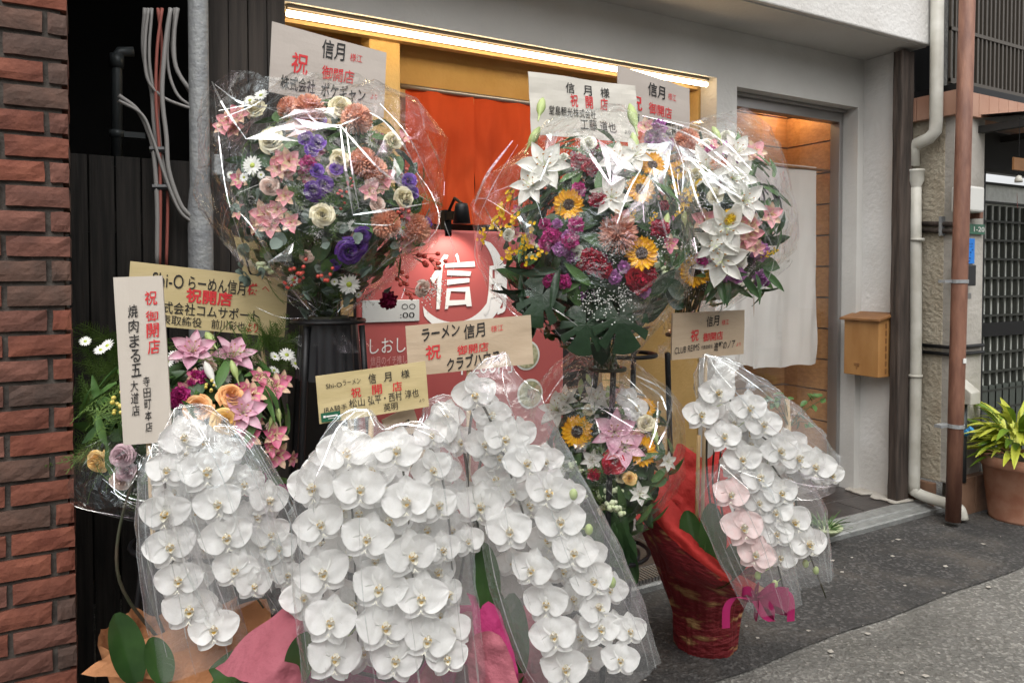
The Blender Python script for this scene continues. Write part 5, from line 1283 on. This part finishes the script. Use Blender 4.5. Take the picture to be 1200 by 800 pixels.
O3 = orchid('white orchid with long arching sprays in a pointed clear sleeve, beside the largest one', c3, .5, fl,
       [[(560, 700, D3 + .1), (548, 560, D3 + .1), (560, 470, D3 + .04), (600, 560, D3 + .06), (640, 700, D3 + .07), (665, 800, D3 + .07)], [(570, 700, D3 + .12), (560, 560, D3 + .12), (590, 500, D3 + .06), (640, 570, D3 + .07), (700, 700, D3 + .08), (735, 775, D3 + .06)]],
       [[(592, 413, 2, D3), (582, 440, 30, D3), (584, 470, 48, D3), (600, 520, 56, D3), (622, 580, 66, D3), (648, 660, 80, D3), (680, 740, 82, D3), (705, 800, 74, D3)]],
       [((574, 720, D3 + .02), (568, 645, D3 - .02), .03), ((590, 800, D3 + .02), (575, 690, D3 + .04), .04), ((605, 800, D3 + .05), (600, 700, D3 + .07), .035)], buds=[(717, 682, D3), (672, 579, D3 - .02), (690, 620, D3)])
pot_wrap(O3, c3, [(.10, .02), (.13, .2), (.14, .36), (.16, .44), (.18, .50)], 'paper_pink', ruff=.12, seed=9)

# O5, small one peeping out behind
D5 = 1.74
fl = [(512, 508, 50, D5), (524, 488, 44, D5 + .03), (540, 517, 46, D5 + .02), (498, 530, 42, D5), (520, 550, 46, D5), (530, 620, 50, D5), (540, 580, 46, D5 + .02), (505, 570, 44, D5 + .04)]
c5 = at(530, 900, D5 + .28); c5 = (c5.x, c5.y, 0)
O5 = orchid('small white orchid peeping out between the two biggest ones', c5, .45, fl, [[(545, 640, D5 + .05), (548, 560, D5 + .05), (535, 500, D5 + .05), (515, 500, D5 + .03), (510, 560, D5 + .03)]],
       [[(498, 470, 3, D5), (512, 484, 30, D5), (522, 520, 40, D5), (524, 580, 42, D5), (528, 650, 42, D5)]])
pot_wrap(O5, c5, [(.08, .02), (.10, .2), (.11, .36), (.12, .45)], 'paper_magenta', ruff=.1, seed=3)

# O1, by the brick pillar
D1 = 1.66
l1 = [(196, 551, 50), (194, 600, 56), (199, 640, 56), (210, 679, 58), (222, 713, 58), (251, 737, 58)]
m1 = [(215, 512, 58), (241, 552, 60), (256, 590, 60), (265, 628, 60), (276, 667, 58), (297, 685, 44)]
r1 = [(266, 530, 46), (286, 566, 50), (300, 604, 52), (314, 586, 46), (317, 625, 48), (327, 642, 46), (337, 673, 42), (317, 665, 42), (344, 692, 28), (305, 640, 44)]
fl = [(u, v, w, D1 - .03) for u, v, w in l1] + [(u, v, w, D1 - .01) for u, v, w in m1] + [(u, v, w, D1 + .06, 0, .2) for u, v, w in r1] + [(240, 520, 48, D1 + .05), (268, 560, 46, D1 + .07), (285, 610, 46, D1 + .08), (230, 600, 46, D1 + .06), (225, 570, 44, D1 + .06), (290, 650, 44, D1 + .08), (240, 640, 44, D1 + .06)] + [(205 + t * 100 + random.uniform(-14, 14), 530 + t * 130 + random.uniform(-22, 22), 46, D1 + .07 + .03 * random.random()) for t in (0, .12, .25, .4, .5, .62, .75, .85, 1)] + [(200 + t * 40, 560 + t * 165, 46, D1 + .06) for t in (.1, .4, .7, .95)]
c1 = at(205, 900, D1 + .16); c1 = (c1.x, c1.y, 0)
O1 = orchid('white orchid with three drooping sprays above peach paper, nearest the brick pillar', c1, .46, fl,
       [[(140, 680, D1 + .05), (150, 580, D1 + .06), (185, 530, D1 + .02), (200, 620, D1), (225, 715, D1), (255, 745, D1)], [(175, 680, D1 + .1), (190, 540, D1 + .1), (215, 500, D1 + .04), (250, 570, D1 + .02), (275, 660, D1 + .02), (309, 712, D1 + .02)], [(200, 680, D1 + .14), (220, 540, D1 + .12), (262, 520, D1 + .1), (305, 590, D1 + .08), (330, 650, D1 + .08), (356, 710, D1 + .08)]],
       [[(178, 520, 5, D1), (192, 550, 28, D1), (203, 620, 40, D1), (222, 700, 48, D1), (240, 775, 50, D1)], [(206, 478, 6, D1 + .01), (222, 500, 36, D1 + .01), (250, 570, 54, D1 + .01), (275, 650, 52, D1 + .01), (292, 700, 48, D1 + .01)], [(252, 500, 5, D1 + .07), (268, 525, 30, D1 + .07), (300, 600, 42, D1 + .07), (328, 665, 38, D1 + .07), (345, 705, 26, D1 + .07)]],
       [((160, 800, D1 - .05), (142, 727, D1 - .1), .034), ((196, 800, D1 - .05), (180, 752, D1 - .08), .028), ((240, 800, D1), (300, 765, D1 - .05), .04)])
pot_wrap(O1, c1, [(.09, .02), (.105, .2), (.115, .36), (.13, .46), (.15, .53)], 'paper_peach', ruff=.14, seed=12, open_fn=lambda g, f: (0, f ** 3 * .06 * noise.noise((Cc(g) * 2, S(g) * 2, 2))))
sheetpaper(O1, [[at(185, 742, 1.72), at(245, 720, 1.78), at(312, 702, 1.82)], [at(130, 764, 1.64), at(230, 752, 1.70), at(318, 730, 1.76)], [at(96, 788, 1.6), at(220, 800, 1.64), at(326, 790, 1.70)]], 'paper_peach', 'paper_peach', 5)

# O4, in red paper near the door
D4 = 2.2
o4 = [(840, 459, 46), (821, 486, 42), (848, 512, 46), (870, 537, 48), (887, 559, 46), (877, 478, 46), (894, 497, 46), (913, 527, 44), (934, 537, 46), (956, 546, 44), (929, 611, 46), (946, 636, 48), (909, 600, 42), (910, 625, 40), (889, 588, 42), (915, 652, 38), (915, 577, 40), (974, 556, 34)]
bl = [(856, 579, 46), (870, 618, 50), (886, 649, 48)]
bk = [(900, 545, 40), (880, 520, 38), (940, 556, 40), (960, 556, 36), (925, 560, 38), (890, 610, 38), (905, 570, 38), (860, 545, 36), (920, 630, 38)]
bk += [(832 + t * 130 + random.uniform(-8, 8), 462 + t * 88 + random.uniform(-12, 20), 42) for t in (.05, .2, .3, .42, .55, .68, .8, .92)] + [(862 + t * 70, 570 + t * 70 + random.uniform(-18, 10), 42) for t in (.1, .3, .5, .7, .9)]
fl = [(u, v, w, D4 - .02 - .02 * random.random()) for u, v, w in o4] + [(u, v, w, D4 - .05, 1) for u, v, w in bl] + [(u, v, w, D4 + .05) for u, v, w in bk]
c4 = atZ(838, 762, 0); c4 = (c4.x, c4.y + .05, 0)
O4 = orchid('white and blush orchid leaning out of a pot wrapped in red gold flecked paper', c4, .33, fl,
       [[(838, 640, 2.42), (828, 540, 2.40), (838, 455, 2.3), (880, 500, D4), (940, 545, D4), (985, 560, D4)], [(845, 640, 2.42), (835, 560, 2.4), (845, 510, 2.3), (880, 580, D4), (905, 640, D4), (918, 690, D4)], [(850, 640, 2.42), (842, 560, 2.4), (858, 500, 2.32), (915, 560, D4), (945, 640, D4), (968, 700, D4)]],
       [[(826, 415, 2, D4), (836, 435, 26, D4), (862, 475, 46, D4), (902, 515, 52, D4), (945, 545, 44, D4), (978, 556, 22, D4)], [(845, 545, 30, D4 - .03), (862, 590, 44, D4 - .03), (886, 650, 42, D4 - .03), (908, 712, 32, D4 - .03)], [(900, 560, 40, D4 + .02), (925, 610, 44, D4 + .02), (950, 680, 26, D4 + .02)]],
       [((836, 676, 2.36), (834, 596, 2.33), .042), ((848, 676, 2.33), (874, 634, 2.27), .04), ((818, 660, 2.36), (806, 600, 2.38), .038), ((825, 670, 2.42), (805, 610, 2.4), .05), ((835, 680, 2.36), (858, 660, 2.24), .045)], buds=[(944, 660, D4), (956, 668, D4), (888, 674, D4 - .04), (908, 684, D4 - .04), (972, 553, D4)])
def flare(g, f):
    L = math.atan2(-RT.y, -RT.x); d = math.cos(g - L - .15); k = max(0, (f - .45) / .55)
    return (.025 + .06 * max(0, d)) * k, k * (.10 * max(0, d) ** 1.3 + .05 * max(0, math.cos(g - math.atan2(CAMXY.y, CAMXY.x))) + .035 * noise.noise((Cc(g) * 3, S(g) * 3, 1)) - .05 * max(0, -d))
pot_wrap(O4, c4, [(.114 + .022 * z / .26, .004 + z) for z in [q * .0125 for q in range(22)]] + [(.143, .29), (.156, .33), (.168, .37)], 'paper_washi', n=180, ruff=.10, seed=6, open_fn=flare, inner='paper_red')
sheetpaper(O4, [[at(744, 550, 2.50), at(766, 606, 2.44), at(800, 642, 2.36), at(842, 674, 2.28), at(874, 699, 2.26)], [at(757, 602, 2.50), at(772, 640, 2.45), at(800, 664, 2.38), at(838, 686, 2.31), at(872, 702, 2.28)], [at(784, 668, 2.49), at(790, 676, 2.46), at(808, 684, 2.41), at(838, 694, 2.36), at(870, 704, 2.33)]], 'paper_washi', 'paper_red', 8, 'paper_collar')
sheetpaper(O4, [[at(750, 546, 2.52), at(790, 590, 2.49), at(828, 640, 2.42), at(858, 668, 2.36), at(886, 684, 2.32)], [at(744, 552, 2.48), at(774, 596, 2.43), at(812, 640, 2.34), at(850, 672, 2.27), at(884, 694, 2.25)], [at(743, 556, 2.50), at(766, 608, 2.45), at(802, 646, 2.36), at(842, 678, 2.285), at(874, 702, 2.265)]], 'paper_red', 'paper_washi', 9, 'paper_lip')
sheetpaper(O4, [[at(746, 548, 2.51), at(770, 553, 2.52), at(802, 582, 2.5)], [at(760, 566, 2.50), at(782, 575, 2.51), at(804, 587, 2.5)], [at(776, 584, 2.49), at(792, 590, 2.5), at(804, 592, 2.5)]], 'paper_red', 'paper_washi', 10, 'paper_flap')
sheetpaper(O4, [[at(858, 690, 2.34), at(880, 684, 2.33), at(897, 690, 2.32)], [at(866, 702, 2.28), at(884, 700, 2.26), at(894, 698, 2.27)]], 'paper_kraft', 'paper_red', 11, 'paper_flap')
sheetpaper(O4, [[at(764, 542, 2.56), at(790, 528, 2.60), at(812, 524, 2.62)], [at(772, 580, 2.55), at(792, 580, 2.58), at(812, 580, 2.6)], [at(784, 640, 2.53), at(800, 640, 2.55), at(814, 640, 2.56)]], 'paper_kraft', 'paper_red', 12, 'paper_collar')
sheetpaper(O4, [[at(784, 566, 2.52), at(794, 520, 2.55), at(826, 536, 2.56), at(850, 516, 2.57)], [at(790, 600, 2.5), at(804, 590, 2.55), at(828, 590, 2.54), at(856, 590, 2.56)], [at(800, 670, 2.48), at(812, 670, 2.5), at(830, 670, 2.5), at(860, 670, 2.5)]], 'paper_red', 'paper_washi', 8)
sk = MB(); sk.tube([at(815, 660, 2.44), at(819, 510, 2.42)], .0065, 8); sk.build('support_stick', mat('stick', (.5, .33, .16), .6, (.58, .4, .2), 20), O4, smooth=True)
bow = MB()
for k, (a0, l) in enumerate(((-1.0, .09), (-.5, .10), (.0, .09), (.5, .10), (1.0, .09), (1.6, .08), (-1.6, .08), (2.3, .07))):
    c = at(886, 702, 2.16); x = RT * Cc(a0) + Vector((0, 0, S(a0) * .55)); 
    p = [c, c + x * l * .6 - CAMXY * .03 + Vector((0, 0, .02)), c + x * l - CAMXY * .02, c + x * l * .6 + CAMXY * .01 - Vector((0, 0, .015)), c]
    r = spline(p, 6); bow.grid([[q - Vector((0, 0, .014)) + CAMXY * .006, q + Vector((0, 0, .014))] for q in r])
for pts in ([(890, 700), (912, 690), (926, 700), (927, 728)], [(880, 702), (862, 700), (852, 712), (851, 736)], [(886, 704), (896, 722), (905, 728)]):
    r = spline([at(u, v, 2.145) for u, v in pts], 6); bow.grid([[q - RT * .012, q + RT * .012 + CAMXY * .004] for q in r])
bow.build('ribbon_bow', MATS['ribbon'], O4, smooth=True)
# ================================================================== SIGN BOARDS
mat('card_white', (.400, .352, .316), .6, (.432, .384, .344), 3, .05, 90)
mat('card_yellow', (.452, .363, .183), .55, (.484, .390, .211), 3, .08, 20, (1, 9, 9))
mat('card_tan', (.406, .312, .215), .6, (.445, .347, .246), 3, .08, 20, (1, 9, 9))
mat('card_pale', (.464, .416, .360), .6, (.496, .448, .392), 3, .05, 90)
mat('paper_white', (.527, .501, .442), .7, (.561, .535, .484), 4, .1, 12)
mat('ink_black', (.012, .011, .011), .6); mat('ink_red', (.52, .025, .03), .6)
mat('ink_brown', (.10, .03, .03), .6); mat('ink_green', (.008, .09, .045), .6); mat('ink_white', (.75, .73, .7), .6); mat('ink_pale', (.62, .33, .31), .6)
mat('stake', (.50, .36, .20), .7, (.58, .43, .26), 15)
def board(label, TL, TR, BL, d, ratio, m, black=(), red=(), stake=True, extra=None, th=.006, stake_to=None, group='congratulation boards standing among the flowers', brush=0, warp=.0015):
    """a flat board; ratio = height of its right edge over its left edge as seen, which gives its turn"""
    a, b_, c = at(*TL, d), at(*TR, d / ratio), at(*BL, d)
    X, Y = b_ - a, c - a; Nn = Y.cross(X).normalized()
    if Nn.dot(EYE - a) < 0: Nn = -Nn
    Y = Y - X * (Y.dot(X) / X.length_squared) * .35
    t = thing('message_board', a + X / 2 + Y, label, 'message board', group)
    mb = MB(); sd = len(label)
    def bend(x, y): return Nn * warp * (S(x * 3.1 + sd) * 2 + noise.noise((x * 2.5, y * 2.5, sd)) * 1.6 + noise.noise((x * 7, y * 6, sd)) * .4)
    gx, gy = 20, 12; fr = [[a + X * (i / gx) + Y * (j / gy) + bend(i / gx, j / gy) for i in range(gx + 1)] for j in range(gy + 1)]; bk_ = [[q - Nn * th for q in r] for r in fr]
    mb.grid([r[::-1] for r in fr]); mb.grid(bk_)
    for f_, b2_ in ((fr[0], bk_[0]), (fr[-1][::-1], bk_[-1][::-1]), ([r[0] for r in fr][::-1], [r[0] for r in bk_][::-1]), ([r[-1] for r in fr], [r[-1] for r in bk_])): mb.grid([f_, b2_])
    mb.build('panel', MATS[m], t)
    for items, im in ((black, 'ink_black'), (red, 'ink_red')):
        if items: k = MB(); letters(k, a, X, Y, Nn, items, brush, bend); k.build('black_lettering' if im == 'ink_black' else 'red_lettering', MATS[im], t)
    if extra: extra(t, a, X, Y, Nn)
    if stake:
        q = a + X * .5 + Y * .3 - Nn * (th + .007); e = Vector(stake_to) if stake_to else q + Vector((0, 0, -.42)) - Nn * .02
        k = MB(); k.tube([q, e], .006, 6); k.build('stake', MATS['stake'], t)
    return t
board('large white board lettered in black and red behind the purple and cream flowers', (319, 25), (453, 62), (318, 108), 2.42, .93, 'card_white',
      [('信月', .42, .05, .62, .33, .012), ('株式会社', .09, .72, .38, .93, .012), ('ポケギャン', .43, .68, .82, .90, .014)],
      [('様江', .67, .15, .78, .27), ('祝', .17, .35, .31, .66, .014), ('御開店', .43, .36, .71, .64, .012), ('より', .87, .68, .93, .76)], brush=.035)
def stamp(t, a, X, Y, N):
    k = MB(); P = [a + X * .04 + Y * .78, a + X * .18 + Y * .78, a + X * .18 + Y * .93, a + X * .04 + Y * .93]; k.add([q + N * .002 for q in P], [(0, 1, 2, 3)]); k.build('stamp_mark', MATS['ink_brown'], t)
board('creased white paper board with a brown stamp behind the sunflower arrangement', (617, 85), (746, 100), (621, 158), 2.40, .92, 'paper_white',
      [('信　月　様', .32, .10, .74, .27, .008), ('堂島観光株式会社', .16, .51, .60, .66, .005), ('工藤', .44, .67, .60, .86, .005), ('道也', .63, .67, .79, .86, .005), ('より', .87, .79, .93, .86)],
      [('祝　開　店', .36, .28, .72, .49, .012)], extra=stamp, warp=.005, th=.0015)
board('pale board half covered by a paper one, just under the tube lamp', (724, 77), (809, 104), (724, 146), 2.66, .9, 'card_white',
      [('信月', .38, .12, .62, .36, .012), ('BUILD CRIM', .16, .74, .95, .98, .02)], [('様江', .67, .2, .79, .33), ('祝', .12, .42, .3, .68, .012), ('御開店', .39, .42, .72, .68, .01)])
board('wide yellow wooden board above the pink lilies, partly hidden by a narrow one', (153, 306), (338, 327), (150, 379), 2.05, .94, 'card_yellow',
      [('Shi-O', .14, .13, .33, .36, .002), ('らーめん信月', .36, .12, .72, .36, .008), ('株式会社コムサポート', .14, .58, .82, .78, .008), ('代表取締役', .14, .80, .46, .96, .003), ('前川彰也', .52, .80, .735, .96, .004)],
      [('様', .735, .13, .80, .34, .016), ('へ', .83, .17, .88, .25), ('祝開店', .35, .33, .64, .57, .028), ('より', .745, .80, .82, .96, .012)])
board('tall narrow white board with upright brush lettering beside the brick pillar', (133, 325), (190, 323), (147, 521), 1.72, .99, 'card_pale',
      [('|焼肉まる五', .26, .17, .46, .61, .006), ('|大道店', .22, .62, .38, .84, .004), ('|寺田町本店', .48, .60, .62, .94, .004)],
      [('|祝御開店', .62, .09, .86, .48, .012)], stake_to=at(180, 640, 1.74), brush=.07)
def green_tab(t, a, X, Y, N):
    k = MB(); P = [a + X * .015 + Y * .78, a + X * .185 + Y * .78, a + X * .185 + Y * .97, a + X * .015 + Y * .97]; k.add([q + N * .002 for q in P], [(0, 1, 2, 3)]); o = k.build('corner_tab', MATS['ink_green'], t)
    k = MB()
    for x0, x1, y0, y1 in ((.035, .055, .835, .88), (.06, .16, .845, .875), (.075, .13, .905, .915)): k.add([a + X * x + Y * y + N * .0035 for x, y in ((x0, y0), (x1, y0), (x1, y1), (x0, y1))], [(0, 1, 2, 3)])
    k.build('tab_mark', MATS['ink_white'], o)
board('yellow wooden board with a small green corner tab above the largest orchid', (370, 441), (498, 423), (374, 497), 1.62, .95, 'card_yellow',
      [('Shi-O', .08, .19, .22, .29), ('ラーメン', .23, .16, .39, .27), ('信', .46, .10, .53, .32, .008), ('月', .60, .12, .67, .32, .008), ('様', .76, .12, .84, .30, .004), ('JRA騎手', .04, .66, .25, .80), ('松山', .27, .58, .41, .76, .004), ('弘平・西村', .44, .57, .75, .76, .004), ('淳也', .78, .56, .91, .74, .004), ('英明', .575, .78, .705, .95, .004), ('より', .91, .80, .96, .87)],
      [('祝', .295, .35, .385, .56, .012), ('開', .485, .35, .575, .56, .012), ('店', .67, .35, .76, .56, .012)], extra=green_tab, stake_to=at(432, 620, 1.66))
board('tan board naming a clubhouse in front of the red menu panel', (475, 382), (622, 369), (478, 441), 1.80, .97, 'card_tan',
      [('ラーメン', .12, .09, .42, .34, .016), ('信月', .45, .08, .62, .37, .012), ('クラブハウス', .30, .71, .73, .98, .02)],
      [('様江', .67, .15, .77, .28), ('祝', .14, .42, .26, .72, .014), ('御開店', .39, .42, .64, .68, .012)], stake_to=at(548, 640, 1.84), brush=.04)
board('small tan board above the orchid wrapped in red, against the white curtain', (789, 367), (872, 363), (787, 422), 2.30, .94, 'card_tan',
      [('信月', .45, .10, .62, .34, .012), ('CLUB REIMS', .03, .74, .36, .88, .0), ('代表取締役', .38, .74, .54, .83), ('進撃のノア', .56, .69, .86, .88, .008)],
      [('様江', .66, .2, .76, .32), ('祝', .24, .38, .35, .64, .012), ('御開店', .41, .42, .68, .66, .010), ('より', .88, .73, .95, .81)], stake_to=at(822, 650, 2.44), brush=.03)
board('slanting tan board with upright lettering half hidden under the yellow one', (448, 492), (483, 474), (466, 560), 1.70, .98, 'card_tan',
      [('|屋株式会社', .36, .20, .76, 1.3, .016)], stake_to=at(475, 650, 1.74), brush=.05)
board('slim pale board peeping out beside the purple and cream flowers', (275, 278), (300, 282), (310, 368), 2.2, .98, 'card_yellow', [('|しお', .2, .25, .8, .85, .008)], stake_to=at(318, 480, 2.2))

# ================================================================== RED MENU PANEL AND ITS LAMP
MY = 2.62
TLp, TRp = atY(419, 266, MY), atY(661, 262, MY)
mp = thing('menu_panel', ((TLp.x + TRp.x) / 2, MY, 0), 'coral red menu panel with a white crescent emblem and two noodle bowl pictures', 'sign')
H = TLp.z - .42; W_ = TRp.x - TLp.x
MB().box((TLp.x, MY, .42), (TRp.x, MY + .03, TLp.z)).build('panel', mat('panel_red', (.368, .076, .072), .5, (.400, .092, .084), 3), mp, bevel=.01)
b = MB(); b.box((TLp.x + .03, MY + .005, .0), (TLp.x + .06, MY + .025, .42)); b.box((TRp.x - .06, MY + .005, 0), (TRp.x - .03, MY + .025, .42)); b.build('leg', MATS['metal_black'], mp)
def Pm(u, v): q = atY(u, v, MY); return ((q.x - TLp.x) / W_, (TLp.z - q.z) / H)
Om, Xm, Ym, Nm = Vector((TLp.x, MY, TLp.z)), Vector((W_, 0, 0)), Vector((0, 0, -H)), Vector((0, -1, 0))
def box_(u0, v0, u1, v1): a, b_ = Pm(u0, v0), Pm(u1, v1); return a[0], a[1], b_[0], b_[1]
k = MB(); letters(k, Om + Nm * .002, Xm, Ym, Nm, [('信', *box_(503, 298, 553, 362), .010), ('月', *box_(566, 312, 592, 370), .010)], .07); letters(k, Om, Xm, Ym, Nm, [('しおしょうゆ', *box_(433, 397, 520, 410), .0), ('1,200円', *box_(540, 422, 600, 437), .0)])
cx, cy = (atY(540, 330, MY)).x, atY(540, 330, MY).z; ro = (atY(590, 330, MY).x - atY(500, 330, MY).x) * .56
pts1 = [(cx + ro * 1.08 * Cc(a), cy + ro * 1.08 * S(a)) for a in [R(-140 + i * 5) for i in range(0, 39)]]
pts2 = [(cx - ro * .14 + ro * .94 * Cc(a), cy + ro * .14 + ro * .98 * S(a)) for a in [R(-140 + i * 5) for i in range(0, 39)]]
k.grid([[(x, MY - .0022, z) for x, z in pts1], [(x, MY - .0022, z) for x, z in pts2]]); k.build('emblem', MATS['ink_white'], mp)
k = MB(); letters(k, Om, Xm, Ym, Nm, [('信月のイチ推しメニュー', *box_(434, 418, 500, 424)), ('しおベースのスープに', *box_(434, 427, 500, 432)), ('特製しょうゆ', *box_(434, 438, 480, 443)), ('味玉', *box_(434, 470, 450, 476)), ('チャーシューメン', *box_(500, 468, 560, 474))]); k.build('menu_lettering', MATS['ink_pale'], mp)
mat('card_grey', (.46, .46, .44), .6)
cardq = box_(424, 352, 491, 376); a_ = Om + Xm * cardq[0] + Ym * cardq[1]; b2 = Om + Xm * cardq[2] + Ym * cardq[3]
k = MB(); k.box((a_.x, MY - .006, b2.z), (b2.x, MY - .001, a_.z)); o = k.build('hours_card', MATS['card_grey'], mp, bevel=.002)
k = MB(); letters(k, Om + Nm * .005, Xm, Ym, Nm, [(':00', *box_(468, 366, 485, 372)), ('○○', *box_(470, 356, 486, 362))]); k.build('card_lettering', MATS['ink_black'], o)
mat('bowl_rim', (.66, .66, .6), .5); mat('bowl_soup', (.24, .25, .13), .5, (.45, .43, .27), 60, lo=.4, hi=.6); mat('bowl_top', (.05, .045, .025), .5, (.3, .2, .12), 80)
for (u, v) in ((617, 416), (621, 461)):
    c = atY(u, v, MY); r = .062; k = MB()
    k.add([(c.x + r * Cc(i * PI / 16), MY - .0025, c.z + r * S(i * PI / 16)) for i in range(32)], [tuple(range(32))])
    o = k.build('bowl_picture', MATS['bowl_rim'], mp); k = MB()
    k.add([(c.x + r * .86 * Cc(i * PI / 16), MY - .0045, c.z + r * .86 * S(i * PI / 16)) for i in range(32)], [tuple(range(32))]); k.build('soup', MATS['bowl_soup'], o)
    k = MB(); k.add([(c.x - .02, MY - .0065, c.z - .01), (c.x + .015, MY - .0065, c.z - .025), (c.x + .025, MY - .0065, c.z + .012), (c.x - .012, MY - .0065, c.z + .022)], [(0, 1, 2, 3)]); k.build('topping', MATS['bowl_top'], o)
lc = atY(541, 262, MY - .12)
cl = thing('clip_lamp', lc + Vector((0, .1, .06)), 'small black clip lamp shining down on the red menu panel', 'lamp')
b = MB(); b.lathe([(.001, .075), (.022, .075), (.026, .06), (.034, .0), (.030, .0), (.022, .05)], 20, lc); b.build('lamp_shade', MATS['metal_black'], cl, smooth=True)
b = MB(); b.lathe([(.001, .012), (.027, .012), (.027, .008), (.001, .008)], 20, lc); b.build('bulb', emit('spot_glow', (1, .9, .75), 8), cl)
b = MB(); b.box((lc.x - .012, lc.y + .05, lc.z + .02), (lc.x + .012, MY + .05, lc.z + .05)); b.box((lc.x - .014, MY + .0, TLp.z - .025), (lc.x + .014, MY + .045, lc.z + .06)); b.tube([lc + Vector((0, 0, .075)), lc + Vector((0, .06, .10)), lc + Vector((0, .12, .05))], .006, 8); b.build('clip', MATS['metal_black'], cl)
sl2 = bpy.data.lights.new('clip_lamp_light', 'SPOT'); sl2.energy = 3.2; sl2.spot_size = R(100); sl2.spot_blend = .6; sl2.color = (1, .9, .78); sl2.shadow_soft_size = .02
s2 = bpy.data.objects.new('clip_lamp_light', sl2); COL.objects.link(s2); s2.parent = cl; s2.location = Vector((0, -.1, -.064)) ; s2.rotation_euler = (R(28), 0, 0)

# ================================================================== PLANTS BY THE DOORS
pc = atZ(1200, 619, 0)
pt = thing('potted_plant', (pc.x + .02, pc.y + .1, 0), 'lime yellow broad leaved plant in a terracotta pot by the lattice door', 'potted plant')
c = (pc.x + .13, pc.y + .1, 0); kk = pc.length and (pc - EYE).dot(FW) / FPX
hz = atY(1200, 541, c[1] - .1).z; r1_ = 40 * kk; r0_ = 29 * kk
b = MB(); b.lathe([(.001, .003), (r0_, .003), (r0_ * 1.02, .02), (r1_ * .93, hz * .82), (r1_ * .96, hz * .83), (r1_, hz * .86), (r1_ * 1.01, hz), (r1_ * .93, hz), (r1_ * .9, hz * .9)], 36, c); b.build('pot', MATS['terracotta'], pt, smooth=True)
b = MB(); b.lathe([(r1_ * .92, hz * .91), (.001, hz * .93)], 30, c); b.build('soil', MATS['soil'], pt)
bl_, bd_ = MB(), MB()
for i in range(190):
    a = random.uniform(0, 6.28); e = random.uniform(.05, 1.3); L = random.uniform(.10, .21)
    d = Vector((Cc(a) * Cc(e), S(a) * Cc(e), S(e))); q = Vector(c) + Vector((Cc(a) * .07, S(a) * .07, hz + random.uniform(-.02, .16))) + d * .05
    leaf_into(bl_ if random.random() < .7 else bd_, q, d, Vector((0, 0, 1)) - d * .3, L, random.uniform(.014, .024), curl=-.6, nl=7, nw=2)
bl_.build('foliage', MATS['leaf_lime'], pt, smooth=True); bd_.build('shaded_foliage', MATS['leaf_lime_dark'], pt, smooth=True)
# small dish plant on the step and sprigs beside the door
dc = atZ(966, 625, .06)
t = thing('dish_plant', dc, 'small clump of fine grass in a pale green dish on the tiled step', 'potted plant')
b = MB(); b.lathe([(.001, .0), (.05, .0), (.085, .03), (.09, .04), (.082, .04), (.001, .02)], 24, dc); b.build('dish', mat('dish_green', (.46, .52, .32), .4), t, smooth=True)
b = MB()
for i in range(60):
    a = random.uniform(0, 6.28); d = Vector((Cc(a), S(a), random.uniform(.3, 1.6))); leaf_into(b, dc + Vector((Cc(a) * .03, S(a) * .03, .03)), d, Vector((0, 0, 1)), random.uniform(.05, .12), .004, nl=4, nw=1)
b.build('foliage', MATS['leaf_mid'], t, smooth=True)
gc = atY(934, 560, 2.85)
t = thing('door_plant', (gc.x, 2.85, .05), 'thin leafy sprig beside a short cut stake at the glazed door', 'plant')
b = MB(); top = atY(922, 470, 2.85); stp = [Vector((gc.x, 2.85, .05)), atY(925, 500, 2.85)]; b.tube(stp, .004, 6); tw = [(905, 462), (955, 462), (968, 465), (945, 478), (935, 490), (950, 495), (900, 470), (918, 462)]
for (u, v) in tw: b.tube([stp[1], (stp[1] + atY(u, v, 2.85)) / 2 + Vector((0, 0, .02)), atY(u, v, 2.85)], .002, 5)
b.build('stem', MATS['stem_green'], t, smooth=True); b = MB()
for (u, v) in tw:
    for j in range(4): leaf_into(b, atY(u + random.uniform(-10, 8), v + random.uniform(-5, 8), 2.85 + random.uniform(-.03, .03)), Vector((random.uniform(-1, 1), random.uniform(-.6, .3), random.uniform(-.6, .3))), (0, -.4, 1), .055, .016, nl=5, nw=2)
b.build('foliage', MATS['leaf_mid'], t, smooth=True)
b = MB(); b.tube([Vector((gc.x - .03, 2.86, .05)), atY(922, 468, 2.86)], .016, 10); b.build('stake', MATS['stake'], t)
